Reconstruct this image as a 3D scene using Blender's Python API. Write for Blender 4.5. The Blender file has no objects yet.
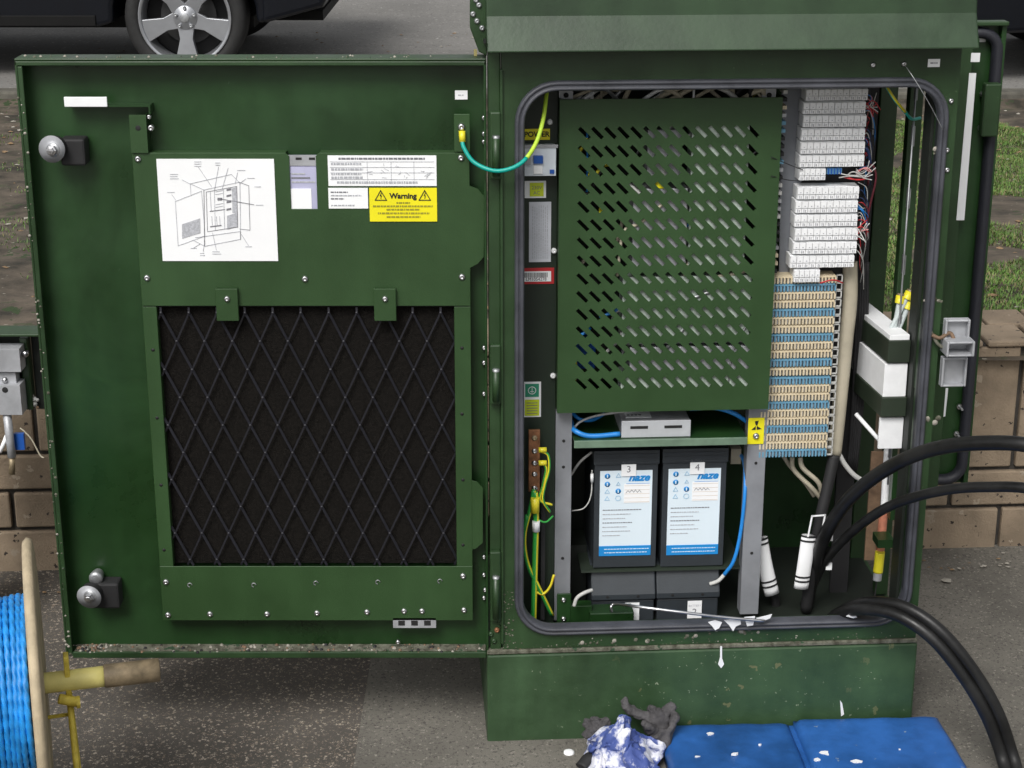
import bpy, bmesh, math, random
from mathutils import Vector, Matrix, noise
random.seed(7)
R = math.radians
SC = bpy.context.scene
COL = SC.collection

# ------------------------------------------------------------------ camera, sky, sun, exposure
F = 1800.0; TILT = R(18.5); CAMH = 1.68; CAMD = 2.946
cam = bpy.data.cameras.new('camera'); camo = bpy.data.objects.new('camera', cam); COL.objects.link(camo)
cam.sensor_width = 36; cam.lens = F / 1024 * 36; cam.clip_end = 500; cam.clip_start = .05
camo.location = (0, -CAMD, CAMH); camo.rotation_euler = (math.pi / 2 - TILT, 0, 0)
SC.camera = camo
W = bpy.data.worlds.new('World'); SC.world = W; W.use_nodes = True
nt = W.node_tree; bg = nt.nodes['Background']
sky = nt.nodes.new('ShaderNodeTexSky'); sky.sky_type = 'NISHITA'; sky.sun_disc = False
sky.sun_elevation = R(48); sky.sun_rotation = R(202); sky.air_density = 1.0; sky.dust_density = 4.0; sky.ozone_density = 1.0
mixs = nt.nodes.new('ShaderNodeHueSaturation'); mixs.inputs['Saturation'].default_value = .12
nt.links.new(sky.outputs[0], mixs.inputs['Color']); nt.links.new(mixs.outputs[0], bg.inputs[0])
bg.inputs[1].default_value = .09
sl = bpy.data.lights.new('sun', 'SUN'); so = bpy.data.objects.new('sun', sl); COL.objects.link(so)
sl.energy = 1.5; sl.angle = R(24); sl.color = (1, .97, .93)
so.rotation_euler = (R(42), 0, R(-22))
SC.view_settings.view_transform = 'Standard'; SC.view_settings.look = 'None'
SC.view_settings.exposure = 0.62; SC.view_settings.gamma = 1

# ------------------------------------------------------------------ helpers: pixels to real planes
CT, ST = math.cos(TILT), math.sin(TILT)
def ray(px, py):
    u = (px - 512) / F; v = (384 - py) / F
    return Vector((u, CT + v * ST, -ST + v * CT))
class Frame:
    def __init__(s, ox, oy, yaw):
        s.m = Matrix.Translation((ox, oy, 0)) @ Matrix.Rotation(yaw, 4, 'Z'); s.i = s.m.inverted()
        s.o = s.i @ Vector((0, -CAMD, CAMH)); s.r = s.i.to_3x3()
    def p(s, px, py, y):
        d = s.r @ ray(px, py); t = (y - s.o.y) / d.y
        return s.o + d * t
    def g(s, px, py, z=0):
        d = s.r @ ray(px, py); t = (z - s.o.z) / d.z
        return s.o + d * t
WF = Frame(0, 0, 0)
YAW = R(3.5)
CF = Frame(-.045, 0, YAW)          # cabinet frame
DF = Frame(-.045, 0, 0)            # open door frame

# ------------------------------------------------------------------ materials
MATS = {}
def mat(name, col, rough=.6, metal=0, var=.15, vs=8, bump=0, bs=200, col2=None, thr=None, spec=None, coat=0, rv=0):
    if name in MATS: return MATS[name]
    m = bpy.data.materials.new(name); m.use_nodes = True; n = m.node_tree; b = n.nodes['Principled BSDF']
    b.inputs['Roughness'].default_value = rough; b.inputs['Metallic'].default_value = metal
    if spec is not None: b.inputs['Specular IOR Level'].default_value = spec
    if coat: b.inputs['Coat Weight'].default_value = coat; b.inputs['Coat Roughness'].default_value = .15
    tc = n.nodes.new('ShaderNodeTexCoord')
    ns = n.nodes.new('ShaderNodeTexNoise'); ns.inputs['Scale'].default_value = vs; ns.inputs['Detail'].default_value = 6; ns.inputs['Roughness'].default_value = .6
    n.links.new(tc.outputs['Object'], ns.inputs['Vector'])
    cr = n.nodes.new('ShaderNodeValToRGB')
    c1 = tuple(c * (1 - var) for c in col); c2 = col2 or tuple(min(1, c * (1 + var)) for c in col)
    lo, hi = thr or (.35, .65)
    cr.color_ramp.elements[0].position = lo; cr.color_ramp.elements[1].position = hi
    cr.color_ramp.elements[0].color = (*c1, 1); cr.color_ramp.elements[1].color = (*c2, 1)
    n.links.new(ns.outputs[0], cr.inputs[0]); n.links.new(cr.outputs[0], b.inputs['Base Color'])
    if rv:
        mr = n.nodes.new('ShaderNodeMapRange'); mr.inputs['To Min'].default_value = rough - rv; mr.inputs['To Max'].default_value = rough + rv
        mr.inputs['From Min'].default_value = .35; mr.inputs['From Max'].default_value = .65
        n.links.new(ns.outputs[0], mr.inputs['Value']); n.links.new(mr.outputs[0], b.inputs['Roughness'])
    if bump:
        nb = n.nodes.new('ShaderNodeTexNoise'); nb.inputs['Scale'].default_value = bs; nb.inputs['Detail'].default_value = 4
        n.links.new(tc.outputs['Object'], nb.inputs['Vector'])
        bp = n.nodes.new('ShaderNodeBump'); bp.inputs['Strength'].default_value = bump; bp.inputs['Distance'].default_value = .002
        n.links.new(nb.outputs[0], bp.inputs['Height']); n.links.new(bp.outputs[0], b.inputs['Normal'])
    MATS[name] = m; return m
def speck(m, col, scale, amount, size=.25, rough=None, mask=None):
    """adds chips or aggregate of another colour over a material"""
    n = m.node_tree; b = n.nodes['Principled BSDF']; src = b.inputs['Base Color'].links[0].from_socket
    tc = n.nodes.new('ShaderNodeTexCoord')
    vo = n.nodes.new('ShaderNodeTexVoronoi'); vo.inputs['Scale'].default_value = scale
    nd = n.nodes.new('ShaderNodeTexNoise'); nd.inputs['Scale'].default_value = scale * 1.7
    mx = n.nodes.new('ShaderNodeMix'); mx.data_type = 'VECTOR'; mx.inputs[0].default_value = .012 if scale > 60 else .03
    n.links.new(tc.outputs['Object'], nd.inputs['Vector']); n.links.new(tc.outputs['Object'], mx.inputs[4]); n.links.new(nd.outputs[1], mx.inputs[5])
    n.links.new(mx.outputs[1], vo.inputs['Vector'])
    sep = n.nodes.new('ShaderNodeSeparateColor'); n.links.new(vo.outputs['Color'], sep.inputs[0])
    lt = n.nodes.new('ShaderNodeMath'); lt.operation = 'LESS_THAN'; lt.inputs[1].default_value = amount; n.links.new(sep.outputs[0], lt.inputs[0])
    ls = n.nodes.new('ShaderNodeMath'); ls.operation = 'LESS_THAN'; n.links.new(vo.outputs['Distance'], ls.inputs[0])
    ms = n.nodes.new('ShaderNodeMath'); ms.operation = 'MULTIPLY'; ms.inputs[1].default_value = size * 2; n.links.new(sep.outputs[1], ms.inputs[0]); n.links.new(ms.outputs[0], ls.inputs[1])
    a = n.nodes.new('ShaderNodeMath'); a.operation = 'MULTIPLY'; n.links.new(lt.outputs[0], a.inputs[0]); n.links.new(ls.outputs[0], a.inputs[1])
    out = a.outputs[0]
    if mask:
        nm = n.nodes.new('ShaderNodeTexNoise'); nm.inputs['Scale'].default_value = mask; n.links.new(tc.outputs['Object'], nm.inputs['Vector'])
        r = n.nodes.new('ShaderNodeMapRange'); r.inputs['From Min'].default_value = .45; r.inputs['From Max'].default_value = .6; n.links.new(nm.outputs[0], r.inputs['Value'])
        q = n.nodes.new('ShaderNodeMath'); q.operation = 'MULTIPLY'; n.links.new(out, q.inputs[0]); n.links.new(r.outputs[0], q.inputs[1]); out = q.outputs[0]
    c = n.nodes.new('ShaderNodeMix'); c.data_type = 'RGBA'; n.links.new(out, c.inputs[0]); n.links.new(src, c.inputs[6]); c.inputs[7].default_value = (*col, 1)
    n.links.new(c.outputs[2], b.inputs['Base Color'])
    return m
def wear(m, lo=.72, hi=1.28, sc=2.2, streak=.5):
    n = m.node_tree; b = n.nodes['Principled BSDF']; src = b.inputs['Base Color'].links[0].from_socket
    tc = n.nodes.new('ShaderNodeTexCoord'); mp = n.nodes.new('ShaderNodeMapping'); mp.inputs['Scale'].default_value = (26, 26, 1.6)
    n.links.new(tc.outputs['Object'], mp.inputs[0])
    a = n.nodes.new('ShaderNodeTexNoise'); a.inputs['Scale'].default_value = 1; a.inputs['Detail'].default_value = 5; n.links.new(mp.outputs[0], a.inputs['Vector'])
    c = n.nodes.new('ShaderNodeTexNoise'); c.inputs['Scale'].default_value = sc; c.inputs['Detail'].default_value = 8; c.inputs['Roughness'].default_value = .65; c.inputs['Distortion'].default_value = .6
    n.links.new(tc.outputs['Object'], c.inputs['Vector'])
    mx = n.nodes.new('ShaderNodeMix'); mx.inputs[0].default_value = streak; n.links.new(c.outputs[0], mx.inputs[2]); n.links.new(a.outputs[0], mx.inputs[3])
    r_ = n.nodes.new('ShaderNodeMapRange'); r_.inputs['From Min'].default_value = .38; r_.inputs['From Max'].default_value = .62; r_.inputs['To Min'].default_value = lo; r_.inputs['To Max'].default_value = hi
    n.links.new(mx.outputs[0], r_.inputs['Value'])
    v = n.nodes.new('ShaderNodeVectorMath'); v.operation = 'SCALE'; n.links.new(src, v.inputs[0]); n.links.new(r_.outputs[0], v.inputs['Scale']); n.links.new(v.outputs[0], b.inputs['Base Color'])
    if b.inputs['Roughness'].links:
        rs = b.inputs['Roughness'].links[0].from_socket; q = n.nodes.new('ShaderNodeMath'); q.operation = 'MULTIPLY_ADD'; n.links.new(mx.outputs[0], q.inputs[0]); q.inputs[1].default_value = .35; q.inputs[2].default_value = -.17
        w = n.nodes.new('ShaderNodeMath'); w.operation = 'ADD'; n.links.new(rs, w.inputs[0]); n.links.new(q.outputs[0], w.inputs[1]); n.links.new(w.outputs[0], b.inputs['Roughness'])
    return m
green = mat('green_paint', (.018, .045, .0145), .42, var=.22, vs=5, bump=.12, bs=90, rv=.1)
speck(green, (.12, .17, .10), 260, .025, .2, mask=6)
green_in = mat('green_inner_paint', (.0125, .042, .0105), .36, var=.2, vs=4, bump=.06, bs=60, rv=.1)
green_cover = mat('green_cover_paint', (.020, .056, .0140), .5, var=.08, vs=6, bump=.15, bs=900, rv=.04)
green_plinth = mat('green_plinth_paint', (.028, .062, .025), .5, var=.2, vs=9, bump=.25, bs=120, rv=.12)
speck(green_plinth, (.22, .26, .18), 150, .10, .2, mask=5); speck(green_plinth, (.10, .11, .05), 45, .10, .22, mask=4)
green_lid = mat('green_lid_paint', (.020, .046, .018), .38, var=.12, vs=5, bump=.08, bs=120, rv=.08)
for m_ in (green, green_in, green_lid): wear(m_, .74, 1.24, 3.5, .22)
wear(green_cover, .88, 1.12, 3, .3); wear(green_plinth, .82, 1.2, 3, .35)
speck(green_in, (.05, .09, .05), 150, .02, .15, mask=3)
dirt = mat('ledge_dirt', (.09, .085, .055), .95, var=.5, vs=60, bump=.8, bs=300, col2=(.17, .17, .13))
speck(dirt, (.03, .06, .03), 60, .35, .35)
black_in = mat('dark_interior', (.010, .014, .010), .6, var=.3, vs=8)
rubber = mat('grey_rubber', (.055, .058, .070), .5, var=.25, vs=14, bump=.2, bs=200, rv=.12)
black_r = mat('black_plastic', (.011, .011, .011), .42, spec=.35, var=.35, vs=16, bump=.15, bs=120, rv=.12)
black_m = mat('black_matt', (.012, .012, .013), .7, var=.2, vs=20)
foam = mat('black_foam', (.0075, .0065, .0055), .95, spec=.15, var=.45, vs=220, bump=1, bs=500)
meshm = mat('black_mesh_metal', (.017, .017, .023), .5, 0, var=.15)
steel = mat('steel', (.55, .55, .56), .3, 1, var=.15, vs=40)
zinc = mat('zinc_metal', (.36, .37, .38), .45, .75, var=.22, vs=25, rv=.1)
alum = mat('aluminium', (.40, .41, .43), .5, .35, var=.14, vs=22, rv=.08)
greymet = mat('grey_painted_metal', (.24, .25, .27), .5, .2, var=.12, vs=14)
white = mat('white_plastic', (.80, .81, .82), .45, var=.05, vs=30)
paper = mat('white_paper', (.84, .85, .86), .6, var=.03, vs=6)
paper_b = mat('blue_white_label', (.68, .78, .85), .4, var=.03, vs=6)
yellow = mat('yellow_label', (.80, .72, .01), .45, var=.05, vs=10)
ylg = mat('lime_label', (.55, .65, .02), .45, var=.05, vs=10)
ink = mat('grey_ink', (.18, .18, .20), .7, var=.1)
inkl = mat('pale_ink', (.42, .43, .46), .7, var=.2, vs=300)
inkb = mat('black_ink', (.01, .01, .01), .7, var=.1)
inkblue = mat('blue_ink', (.01, .24, .62), .5, var=.1)
red = mat('red_plastic', (.45, .02, .025), .45, var=.1)
blue_wire = mat('blue_wire', (.02, .22, .62), .35, var=.1)
blue_d = mat('dark_blue_plastic', (.01, .08, .35), .4, var=.1)
beige = mat('beige_plastic', (.62, .53, .37), .5, var=.08, vs=60)
beige_c = mat('cream_cable_sheath', (.42, .38, .29), .55, var=.12, vs=20)
blue_t = mat('blue_terminal_plastic', (.13, .30, .43), .45, var=.1, vs=60)
yel_w = mat('yellow_wire', (.70, .62, .03), .4, var=.1)
grn_w = mat('green_wire', (.03, .30, .05), .4, var=.1)
teal_w = mat('teal_wire', (.0, .33, .27), .4, var=.1)
copper = mat('copper_bar', (.26, .12, .06), .5, .5, var=.4, vs=60)
brass = mat('dull_brass', (.30, .24, .15), .5, .5, var=.3, vs=30)
white_w = mat('white_wire', (.5, .5, .48), .5, var=.1)
batt = mat('battery_plastic', (.026, .032, .038), .5, var=.1, vs=20, bump=.15, bs=700)
wood = mat('reel_plywood', (.40, .33, .22), .75, var=.25, vs=18, bump=.4, bs=120)
rope_m = mat('blue_polyrope', (.012, .22, .60), .38, var=.25, vs=60, bump=.3, bs=900)
yel_p = mat('yellow_paint', (.72, .54, .05), .6, var=.4, vs=40, bump=.3, bs=200, col2=(.82, .66, .10))
yel_t = mat('pale_yellow_tube', (.68, .60, .20), .5, var=.1, vs=30)
brown_t = mat('brown_tube', (.20, .155, .095), .6, .2, var=.35, vs=50)
matblue = mat('blue_vinyl', (.014, .085, .29), .5, var=.3, vs=10, bump=.35, bs=60, rv=.12)
speck(matblue, (.16, .22, .32), 90, .05, .2, mask=8)
glove_m = mat('grey_work_fabric', (.060, .057, .060), .85, var=.35, vs=40, bump=.6, bs=500)
cloth_m = mat('blue_white_cloth', (.10, .16, .52), .6, var=.45, vs=24, bump=.4, bs=300, col2=(.66, .67, .74), thr=(.48, .56))
paint_w = mat('white_paint_splash', (.75, .76, .78), .5, var=.05)
brown_b = mat('brown_board', (.16, .10, .06), .7, var=.3, vs=50)

# ------------------------------------------------------------------ mesh builder
class MB:
    def __init__(s): s.v = []; s.f = []; s.mi = []; s.sm = []; s.ms = []
    def idx(s, m):
        if m not in s.ms: s.ms.append(m)
        return s.ms.index(m)
    def add(s, vs, fs, m, smooth=False):
        o = len(s.v); i = s.idx(m); s.v += [tuple(v) for v in vs]
        for f in fs: s.f.append([a + o for a in f]); s.mi.append(i); s.sm.append(smooth)
        return s
    def box(s, x0, x1, y0, y1, z0, z1, m, M=None):
        if x0 > x1: x0, x1 = x1, x0
        if y0 > y1: y0, y1 = y1, y0
        if z0 > z1: z0, z1 = z1, z0
        vs = [Vector(a) for a in ((x0,y0,z0),(x1,y0,z0),(x1,y1,z0),(x0,y1,z0),(x0,y0,z1),(x1,y0,z1),(x1,y1,z1),(x0,y1,z1))]
        if M: vs = [M @ v for v in vs]
        return s.add(vs, [(0,3,2,1),(4,5,6,7),(0,1,5,4),(1,2,6,5),(2,3,7,6),(3,0,4,7)], m)
    def prism(s, pts, y0, y1, m):      # pts in xz, extruded along y
        n = len(pts); vs = [(x, y0, z) for x, z in pts] + [(x, y1, z) for x, z in pts]
        a = sum(pts[i][0] * pts[(i+1) % n][1] - pts[(i+1) % n][0] * pts[i][1] for i in range(n))
        fs = [list(range(n)), list(range(2*n-1, n-1, -1))] + [(i, n+i, n+(i+1) % n, (i+1) % n) for i in range(n)]
        if a < 0: fs = [list(reversed(f)) for f in fs]
        return s.add(vs, fs, m)
    def tube(s, path, r, m, seg=10, m2=None, cap=True, flat=None, twist=0, lobes=0, m3=None):
        P = [Vector(p) for p in path]; n = len(P); rs = r if isinstance(r, (list, tuple)) else [r] * n
        t0 = (P[1] - P[0]).normalized(); up = Vector((0, 0, 1)) if abs(t0.z) < .9 else Vector((0, 1, 0))
        a = t0.cross(up).normalized(); vs = []
        for i in range(n):
            t = (P[min(i+1, n-1)] - P[max(i-1, 0)]).normalized()
            a = (a - t * a.dot(t)).normalized(); b = t.cross(a)
            for k in range(seg):
                an = 2 * math.pi * k / seg
                rr = rs[i] * (1 + (.20 * math.cos(lobes * an + twist * i) if lobes else 0))
                vs.append(P[i] + a * math.cos(an) * rr + b * math.sin(an) * rr * (flat or 1))
        for i in range(n - 1):
            for k in range(seg):
                mm = m2 if (m2 and k % 5 < 2) else m
                if m3 and i % 2: mm = m3
                s_f = (i*seg+k, i*seg+(k+1) % seg, (i+1)*seg+(k+1) % seg, (i+1)*seg+k)
                s.f.append([q + len(s.v) for q in s_f]); s.mi.append(s.idx(mm)); s.sm.append(True)
        o = len(s.v); s.v += [tuple(v) for v in vs]
        if cap:
            s.f.append([o + k for k in range(seg)][::-1]); s.f.append([o + (n-1)*seg + k for k in range(seg)])
            s.mi += [s.idx(m)] * 2; s.sm += [False] * 2
        return s
    def lathe(s, c, ax, prof, m, seg=24, mats=None, smooth=True):  # prof: (distance along axis, radius)
        ax = Vector(ax).normalized(); c = Vector(c); u = ax.cross(Vector((0, 0, 1)))
        if u.length < .1: u = ax.cross(Vector((1, 0, 0)))
        u.normalize(); w = ax.cross(u); vs = []
        for h, r in prof:
            for k in range(seg):
                an = 2 * math.pi * k / seg; vs.append(c + ax * h + (u * math.cos(an) + w * math.sin(an)) * max(r, 1e-5))
        o = len(s.v); s.v += [tuple(v) for v in vs]
        for i in range(len(prof) - 1):
            for k in range(seg):
                s.f.append([o+i*seg+k, o+i*seg+(k+1) % seg, o+(i+1)*seg+(k+1) % seg, o+(i+1)*seg+k]); s.mi.append(s.idx(mats[i] if mats else m)); s.sm.append(smooth)
        return s
    def seg2(s, pts, w, y, th, m, closed=False):   # polyline ribbon in xz plane at y, thickness th toward -y
        P = list(pts) + ([pts[0]] if closed else [])
        for (x0, z0), (x1, z1) in zip(P, P[1:]):
            dx, dz = x1-x0, z1-z0; L = math.hypot(dx, dz) or 1e-6; nx, nz = -dz/L*w/2, dx/L*w/2
            ex, ez = dx/L*w/2, dz/L*w/2
            q = [(x0+nx-ex, z0+nz-ez), (x0-nx-ex, z0-nz-ez), (x1-nx+ex, z1-nz+ez), (x1+nx+ex, z1+nz+ez)]
            s.prism(q, y-th, y, m)
        return s
    def text(s, txt, x, z, y, size, m, wide=1, shear=0, align='CENTER', bold=0):   # faces -y
        cu = bpy.data.curves.new('lettering', 'FONT'); cu.body = txt; cu.size = size; cu.align_x = align; cu.align_y = 'CENTER'
        cu.shear = shear; cu.offset = bold; cu.resolution_u = 3
        o = bpy.data.objects.new('lettering', cu); me = o.to_mesh()
        vs = [(x + v.co.x * wide, y, z + v.co.y) for v in me.vertices]; fs = [list(p.vertices) for p in me.polygons]
        if vs: s.add(vs, fs, m)
        o.to_mesh_clear(); bpy.data.objects.remove(o); bpy.data.curves.remove(cu)
        return s
    def build(s, name, parent=None, bevel=0, label=None, cat=None, group=None, kind=None, bseg=2):
        me = bpy.data.meshes.new(name); me.from_pydata(s.v, [], s.f)
        for m in s.ms: me.materials.append(m)
        me.polygons.foreach_set('material_index', s.mi); me.polygons.foreach_set('use_smooth', s.sm); me.update()
        bm = bmesh.new(); bm.from_mesh(me); bmesh.ops.recalc_face_normals(bm, faces=bm.faces); bm.to_mesh(me); bm.free()
        o = bpy.data.objects.new(name, me); COL.objects.link(o)
        if parent: o.parent = parent
        if bevel:
            b = o.modifiers.new('bevel', 'BEVEL'); b.width = bevel; b.segments = bseg; b.limit_method = 'ANGLE'; b.angle_limit = R(50)
        tag(o, label, cat, group, kind); return o
def tag(o, label=None, cat=None, group=None, kind=None):
    if label: o['label'] = label
    if cat: o['category'] = cat
    if group: o['group'] = group
    if kind: o['kind'] = kind
def empty(name, loc, rz, label, cat, group=None):
    o = bpy.data.objects.new(name, None); COL.objects.link(o); o.location = loc; o.rotation_euler = (0, 0, rz)
    o.empty_display_size = .1; tag(o, label, cat, group); return o
def copy_tree(o, parent=None):
    c = o.copy(); COL.objects.link(c); c.parent = parent
    for ch in o.children: copy_tree(ch, c)
    return c
def smooth_path(P, n=8):
    P = [Vector(p) for p in P]; Q = [P[0]*2-P[1]] + P + [P[-1]*2-P[-2]]; out = []
    for i in range(1, len(Q)-2):
        for k in range(n):
            t = k/n; a, b, c, d = Q[i-1], Q[i], Q[i+1], Q[i+2]
            out.append(.5*((2*b)+(-a+c)*t+(2*a-5*b+4*c-d)*t*t+(-a+3*b-3*c+d)*t**3))
    out.append(P[-1]); return out
def px_path(fr, pts, n=8): return smooth_path([fr.p(*p) for p in pts], n)
def rect(fr, x0, y0, x1, y1, yl):     # pixel rectangle -> upright rectangle on the plane y = yl
    ym, xm = (y0+y1)/2, (x0+x1)/2
    return fr.p(x0, ym, yl).x, fr.p(x1, ym, yl).x, fr.p(xm, y1, yl).z, fr.p(xm, y0, yl).z
def pbox(mb, fr, x0, y0, x1, y1, yf, yb, m):
    a = rect(fr, x0, y0, x1, y1, yf); mb.box(a[0], a[1], yf, yb, a[2], a[3], m); return a
def xz(fr, px, py, y): q = fr.p(px, py, y); return (q.x, q.z)
SCREW = {}
def screw(fr, px, py, yl, parent, r=.0052, m=None, name='screw'):
    key = (r, m.name if m else '')
    if key not in SCREW:
        b = MB(); mm = m or steel
        b.lathe((0,0,0), (0,-1,0), [(-.003, r), (.001, r), (r*.55, r*.72), (r*.72, r*.3), (r*.55, r*.28), (r*.5, 0)], mm, 14)
        o = b.build(name); SCREW[key] = o.data
        o.parent = parent
    else:
        o = bpy.data.objects.new(name, SCREW[key]); COL.objects.link(o); o.parent = parent
    o.location = fr.p(px, py, yl); return o

# ================================================================== SETTING
asph = mat('pavement_asphalt', (.072, .065, .056), .9, var=.3, vs=3, bump=1, bs=260)
speck(asph, (.36, .31, .25), 200, .24, .34); speck(asph, (.24, .19, .14), 300, .3, .32)
conc = mat('grey_screed', (.135, .126, .108), .9, var=.28, vs=2.6, bump=.7, bs=300)
speck(conc, (.060, .055, .048), 260, .35, .38); speck(conc, (.25, .235, .20), 230, .18, .32); speck(conc, (.20, .19, .16), 24, .02, .2)
earth = mat('bare_earth', (.042, .036, .023), .95, var=.45, vs=7, bump=1, bs=90, col2=(.12, .095, .07))
speck(earth, (.025, .045, .012), 40, .35, .5, mask=2.2); speck(earth, (.24, .22, .18), 90, .03, .25)
road_m = mat('road_asphalt', (.17, .165, .155), .9, var=.18, vs=1.2, bump=.8, bs=120)
speck(road_m, (.30, .29, .27), 60, .12, .3); speck(road_m, (.08, .075, .07), 85, .2, .3); speck(road_m, (.5, .5, .47), 14, .02, .16)

def sheet(name, x0, x1, y0, y1, z, m):
    b = MB(); b.box(x0, x1, y0, y1, z-.05, z, m); return b.build(name, kind='structure')
# paving: dark aggregate slab left of the seam, grey screed right of it (butted along the seam)
SX = -.285
sheet('pavement_right', SX, 30, -30, .98, 0, conc)
sheet('pavement_left', -30, SX, -30, .98, 0, asph)
# terrain behind the wall: falls gently to the road, out to the horizon
b = MB(); nx, ny = 160, 70; X0, X1, Y0, Y1 = -7, 7, .86, 6.0; vs = []
def terr_z(x, y):
    t = min(1, max(0, (y-1.2)/4.6)); return .475 + (.17-.475)*t + .028*noise.noise((x*1.7, y*1.7, 3)) + .012*noise.noise((x*7, y*7, 5))
for j in range(ny+1):
    for i in range(nx+1):
        x = X0+(X1-X0)*i/nx; y = Y0+(Y1-Y0)*j/ny; z = terr_z(x, y)
        if y < 1.3: z = min(z, .462)
        if y > 5.9: z = .19
        vs.append((x, y, z))
b.add(vs, [(j*(nx+1)+i, j*(nx+1)+i+1, (j+1)*(nx+1)+i+1, (j+1)*(nx+1)+i) for j in range(ny) for i in range(nx)], earth, True)
b.build('ground', kind='structure')
b = MB(); b.box(-300, -7.002, .9, 6.0, .1, .45, earth); b.box(7.002, 300, .9, 6.0, .1, .45, earth); b.build('ground_beyond', kind='structure')
sheet('road', -300, 300, 6.08, 400, .2, road_m)
kerb_m = mat('concrete_kerb', (.09, .085, .07), .9, var=.3, vs=12, bump=.6, bs=150)  # colour taken darker to carry the parked car's shadow
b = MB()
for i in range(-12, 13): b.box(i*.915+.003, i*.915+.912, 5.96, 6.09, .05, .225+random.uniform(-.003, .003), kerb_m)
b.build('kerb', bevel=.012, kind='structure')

# low brick retaining wall, slightly skew to the cabinet
brick_m = mat('buff_brick', (.27, .208, .145), .9, var=.22, vs=9, bump=.8, bs=220)
speck(brick_m, (.04, .03, .025), 130, .06, .3); speck(brick_m, (.34, .28, .21), 60, .08, .3)
mortar = mat('brick_mortar', (.045, .040, .034), .95, var=.3, vs=30, bump=.8, bs=200)
pl, pr = WF.g(20, 571), WF.g(980, 547); wyaw = math.atan2(pr.y-pl.y, pr.x-pl.x)
wall = empty('brick_wall', (0, pl.y - pl.x*math.tan(wyaw), 0), wyaw, 'low buff brick retaining wall running behind the green cabinet', 'wall')
b = MB(); b.box(-7, 7, .012, .24, -.05, .488, mortar); b.build('mortar_core', wall)
b = MB()
def course(z0, z1, L, off, xa=-6, xb=6, y0=0, dep=.1):
    x = xa + off
    while x < xb:
        j = random.uniform(-.002, .002)
        b.box(x+.005, x+L-.005, y0+j, y0+dep, z0+.005, z1-.005, brick_m); x += L
course(-.03, .1, .235, .075); course(.1, .192, .235, .19)
course(.192, .28, .235, .105, xb=.35); course(.28, .488, .235, .02, xb=.35)
course(.192, .488, .2, 0, xa=.345+.2-.2)
b.build('brick_facing', wall, bevel=.004)
b = MB(); x = -6.0
while x < 6:
    w = .112
    b.box(x+.006, x+w-.006, -.006, .125, .486, .50+random.uniform(-.0005, .0005), brick_m)
    b.box(x+.05, x+w+.042, .132, .25, .484, .499, brick_m); x += w
b.build('coping', wall, bevel=.004)

# grass tufts and litter behind the wall
def blades(name, zones, cols, kind='stuff', label=None):
    b = MB()
    for (x0, x1, y0, y1, n, h0, h1, dens) in zones:
        for _ in range(n):
            x, y = random.uniform(x0, x1), random.uniform(y0, y1)
            if noise.noise((x*2.3, y*2.3, 9)) < dens: continue
            z = terr_z(x, y) if y < 5.9 else .2
            h = random.uniform(h0, h1); a = random.uniform(0, 6.28); w = random.uniform(.001, .0022); l = random.uniform(.2, 1.1)*h
            dx, dy = math.cos(a), math.sin(a); p = Vector((x, y, z-.005)); q = Vector((-dy, dx, 0))*w
            m1 = p + Vector((dx*l*.35, dy*l*.35, h*.6)); t = p + Vector((dx*l, dy*l, h))
            b.add([p-q, p+q, m1+q*.8, m1-q*.8, t], [(0,1,2,3), (3,2,4)], random.choice(cols))
    return b.build(name, label=label, kind=kind)
g1 = mat('grass_blade_a', (.070, .150, .020), .6, var=.3); g2 = mat('grass_blade_b', (.11, .19, .035), .6, var=.3); g3 = mat('grass_blade_straw', (.20, .18, .08), .7, var=.2)
blades('grass', [(.85, 2.6, 1.15, 5.2, 190000, .008, .020, -.30), (.4, 1.0, 1.15, 3.0, 9000, .01, .03, -.2), (-3.0, -.9, 1.3, 5.6, 30000, .006, .018, .08), (-.9, .5, 1.2, 5.4, 4000, .012, .03, .0), (2.6, 3.8, 1.2, 5.2, 12000, .012, .035, -.1)],
       [g1, g1, g2, g2, g3])['label'] = 'short green grass growing on the bare earth behind the wall'
lf = mat('dead_leaf', (.20, .13, .07), .8, var=.4, vs=40); st = mat('pale_grit', (.30, .28, .24), .9, var=.2, vs=40)
b = MB()
def flake(x, y, z, s, m):
    a = random.uniform(0, 6.28); k = random.randint(4, 6); c = .3+random.random()*.7
    pts = [(x+math.cos(a+i*6.28/k)*s*random.uniform(.6, 1), y+math.sin(a+i*6.28/k)*s*c*random.uniform(.6, 1), z+random.uniform(.001, s*.4)) for i in range(k)]
    b.add(pts + [(x, y, z+s*.5)], [(i, (i+1) % k, k) for i in range(k)], m)
for _ in range(1800):
    x, y = random.uniform(-3, 3.3), random.uniform(1.15, 5.7); flake(x, y, terr_z(x, y), random.uniform(.004, .02), random.choice([lf, st, lf]))
for _ in range(350):
    x = random.uniform(-2.6, 3); y = random.uniform(6.3, 8.4); flake(x, y, .2, random.uniform(.004, .018), random.choice([lf, st, st]))
for _ in range(300):
    x = random.uniform(-1.3, 1.4); y = .68+.07*x+random.uniform(0, .10)*random.random(); flake(x, y, .003, random.uniform(.002, .008), random.choice([lf, st, st]))
for _ in range(60):
    x = random.uniform(-.8, 1.3); y = random.uniform(-.3, .7); flake(x, y, .003, random.uniform(.001, .003), st)
b.build('leaf_litter', label='dead leaves and pale grit scattered on earth, road edge and paving', kind='stuff')
b = MB(); q = WF.g(946, 583); flake(q.x, q.y, .002, .016, st)
tag(b.build('dead_leaf'), 'single pale dead leaf lying on paving right of the plinth', 'leaf')

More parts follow.
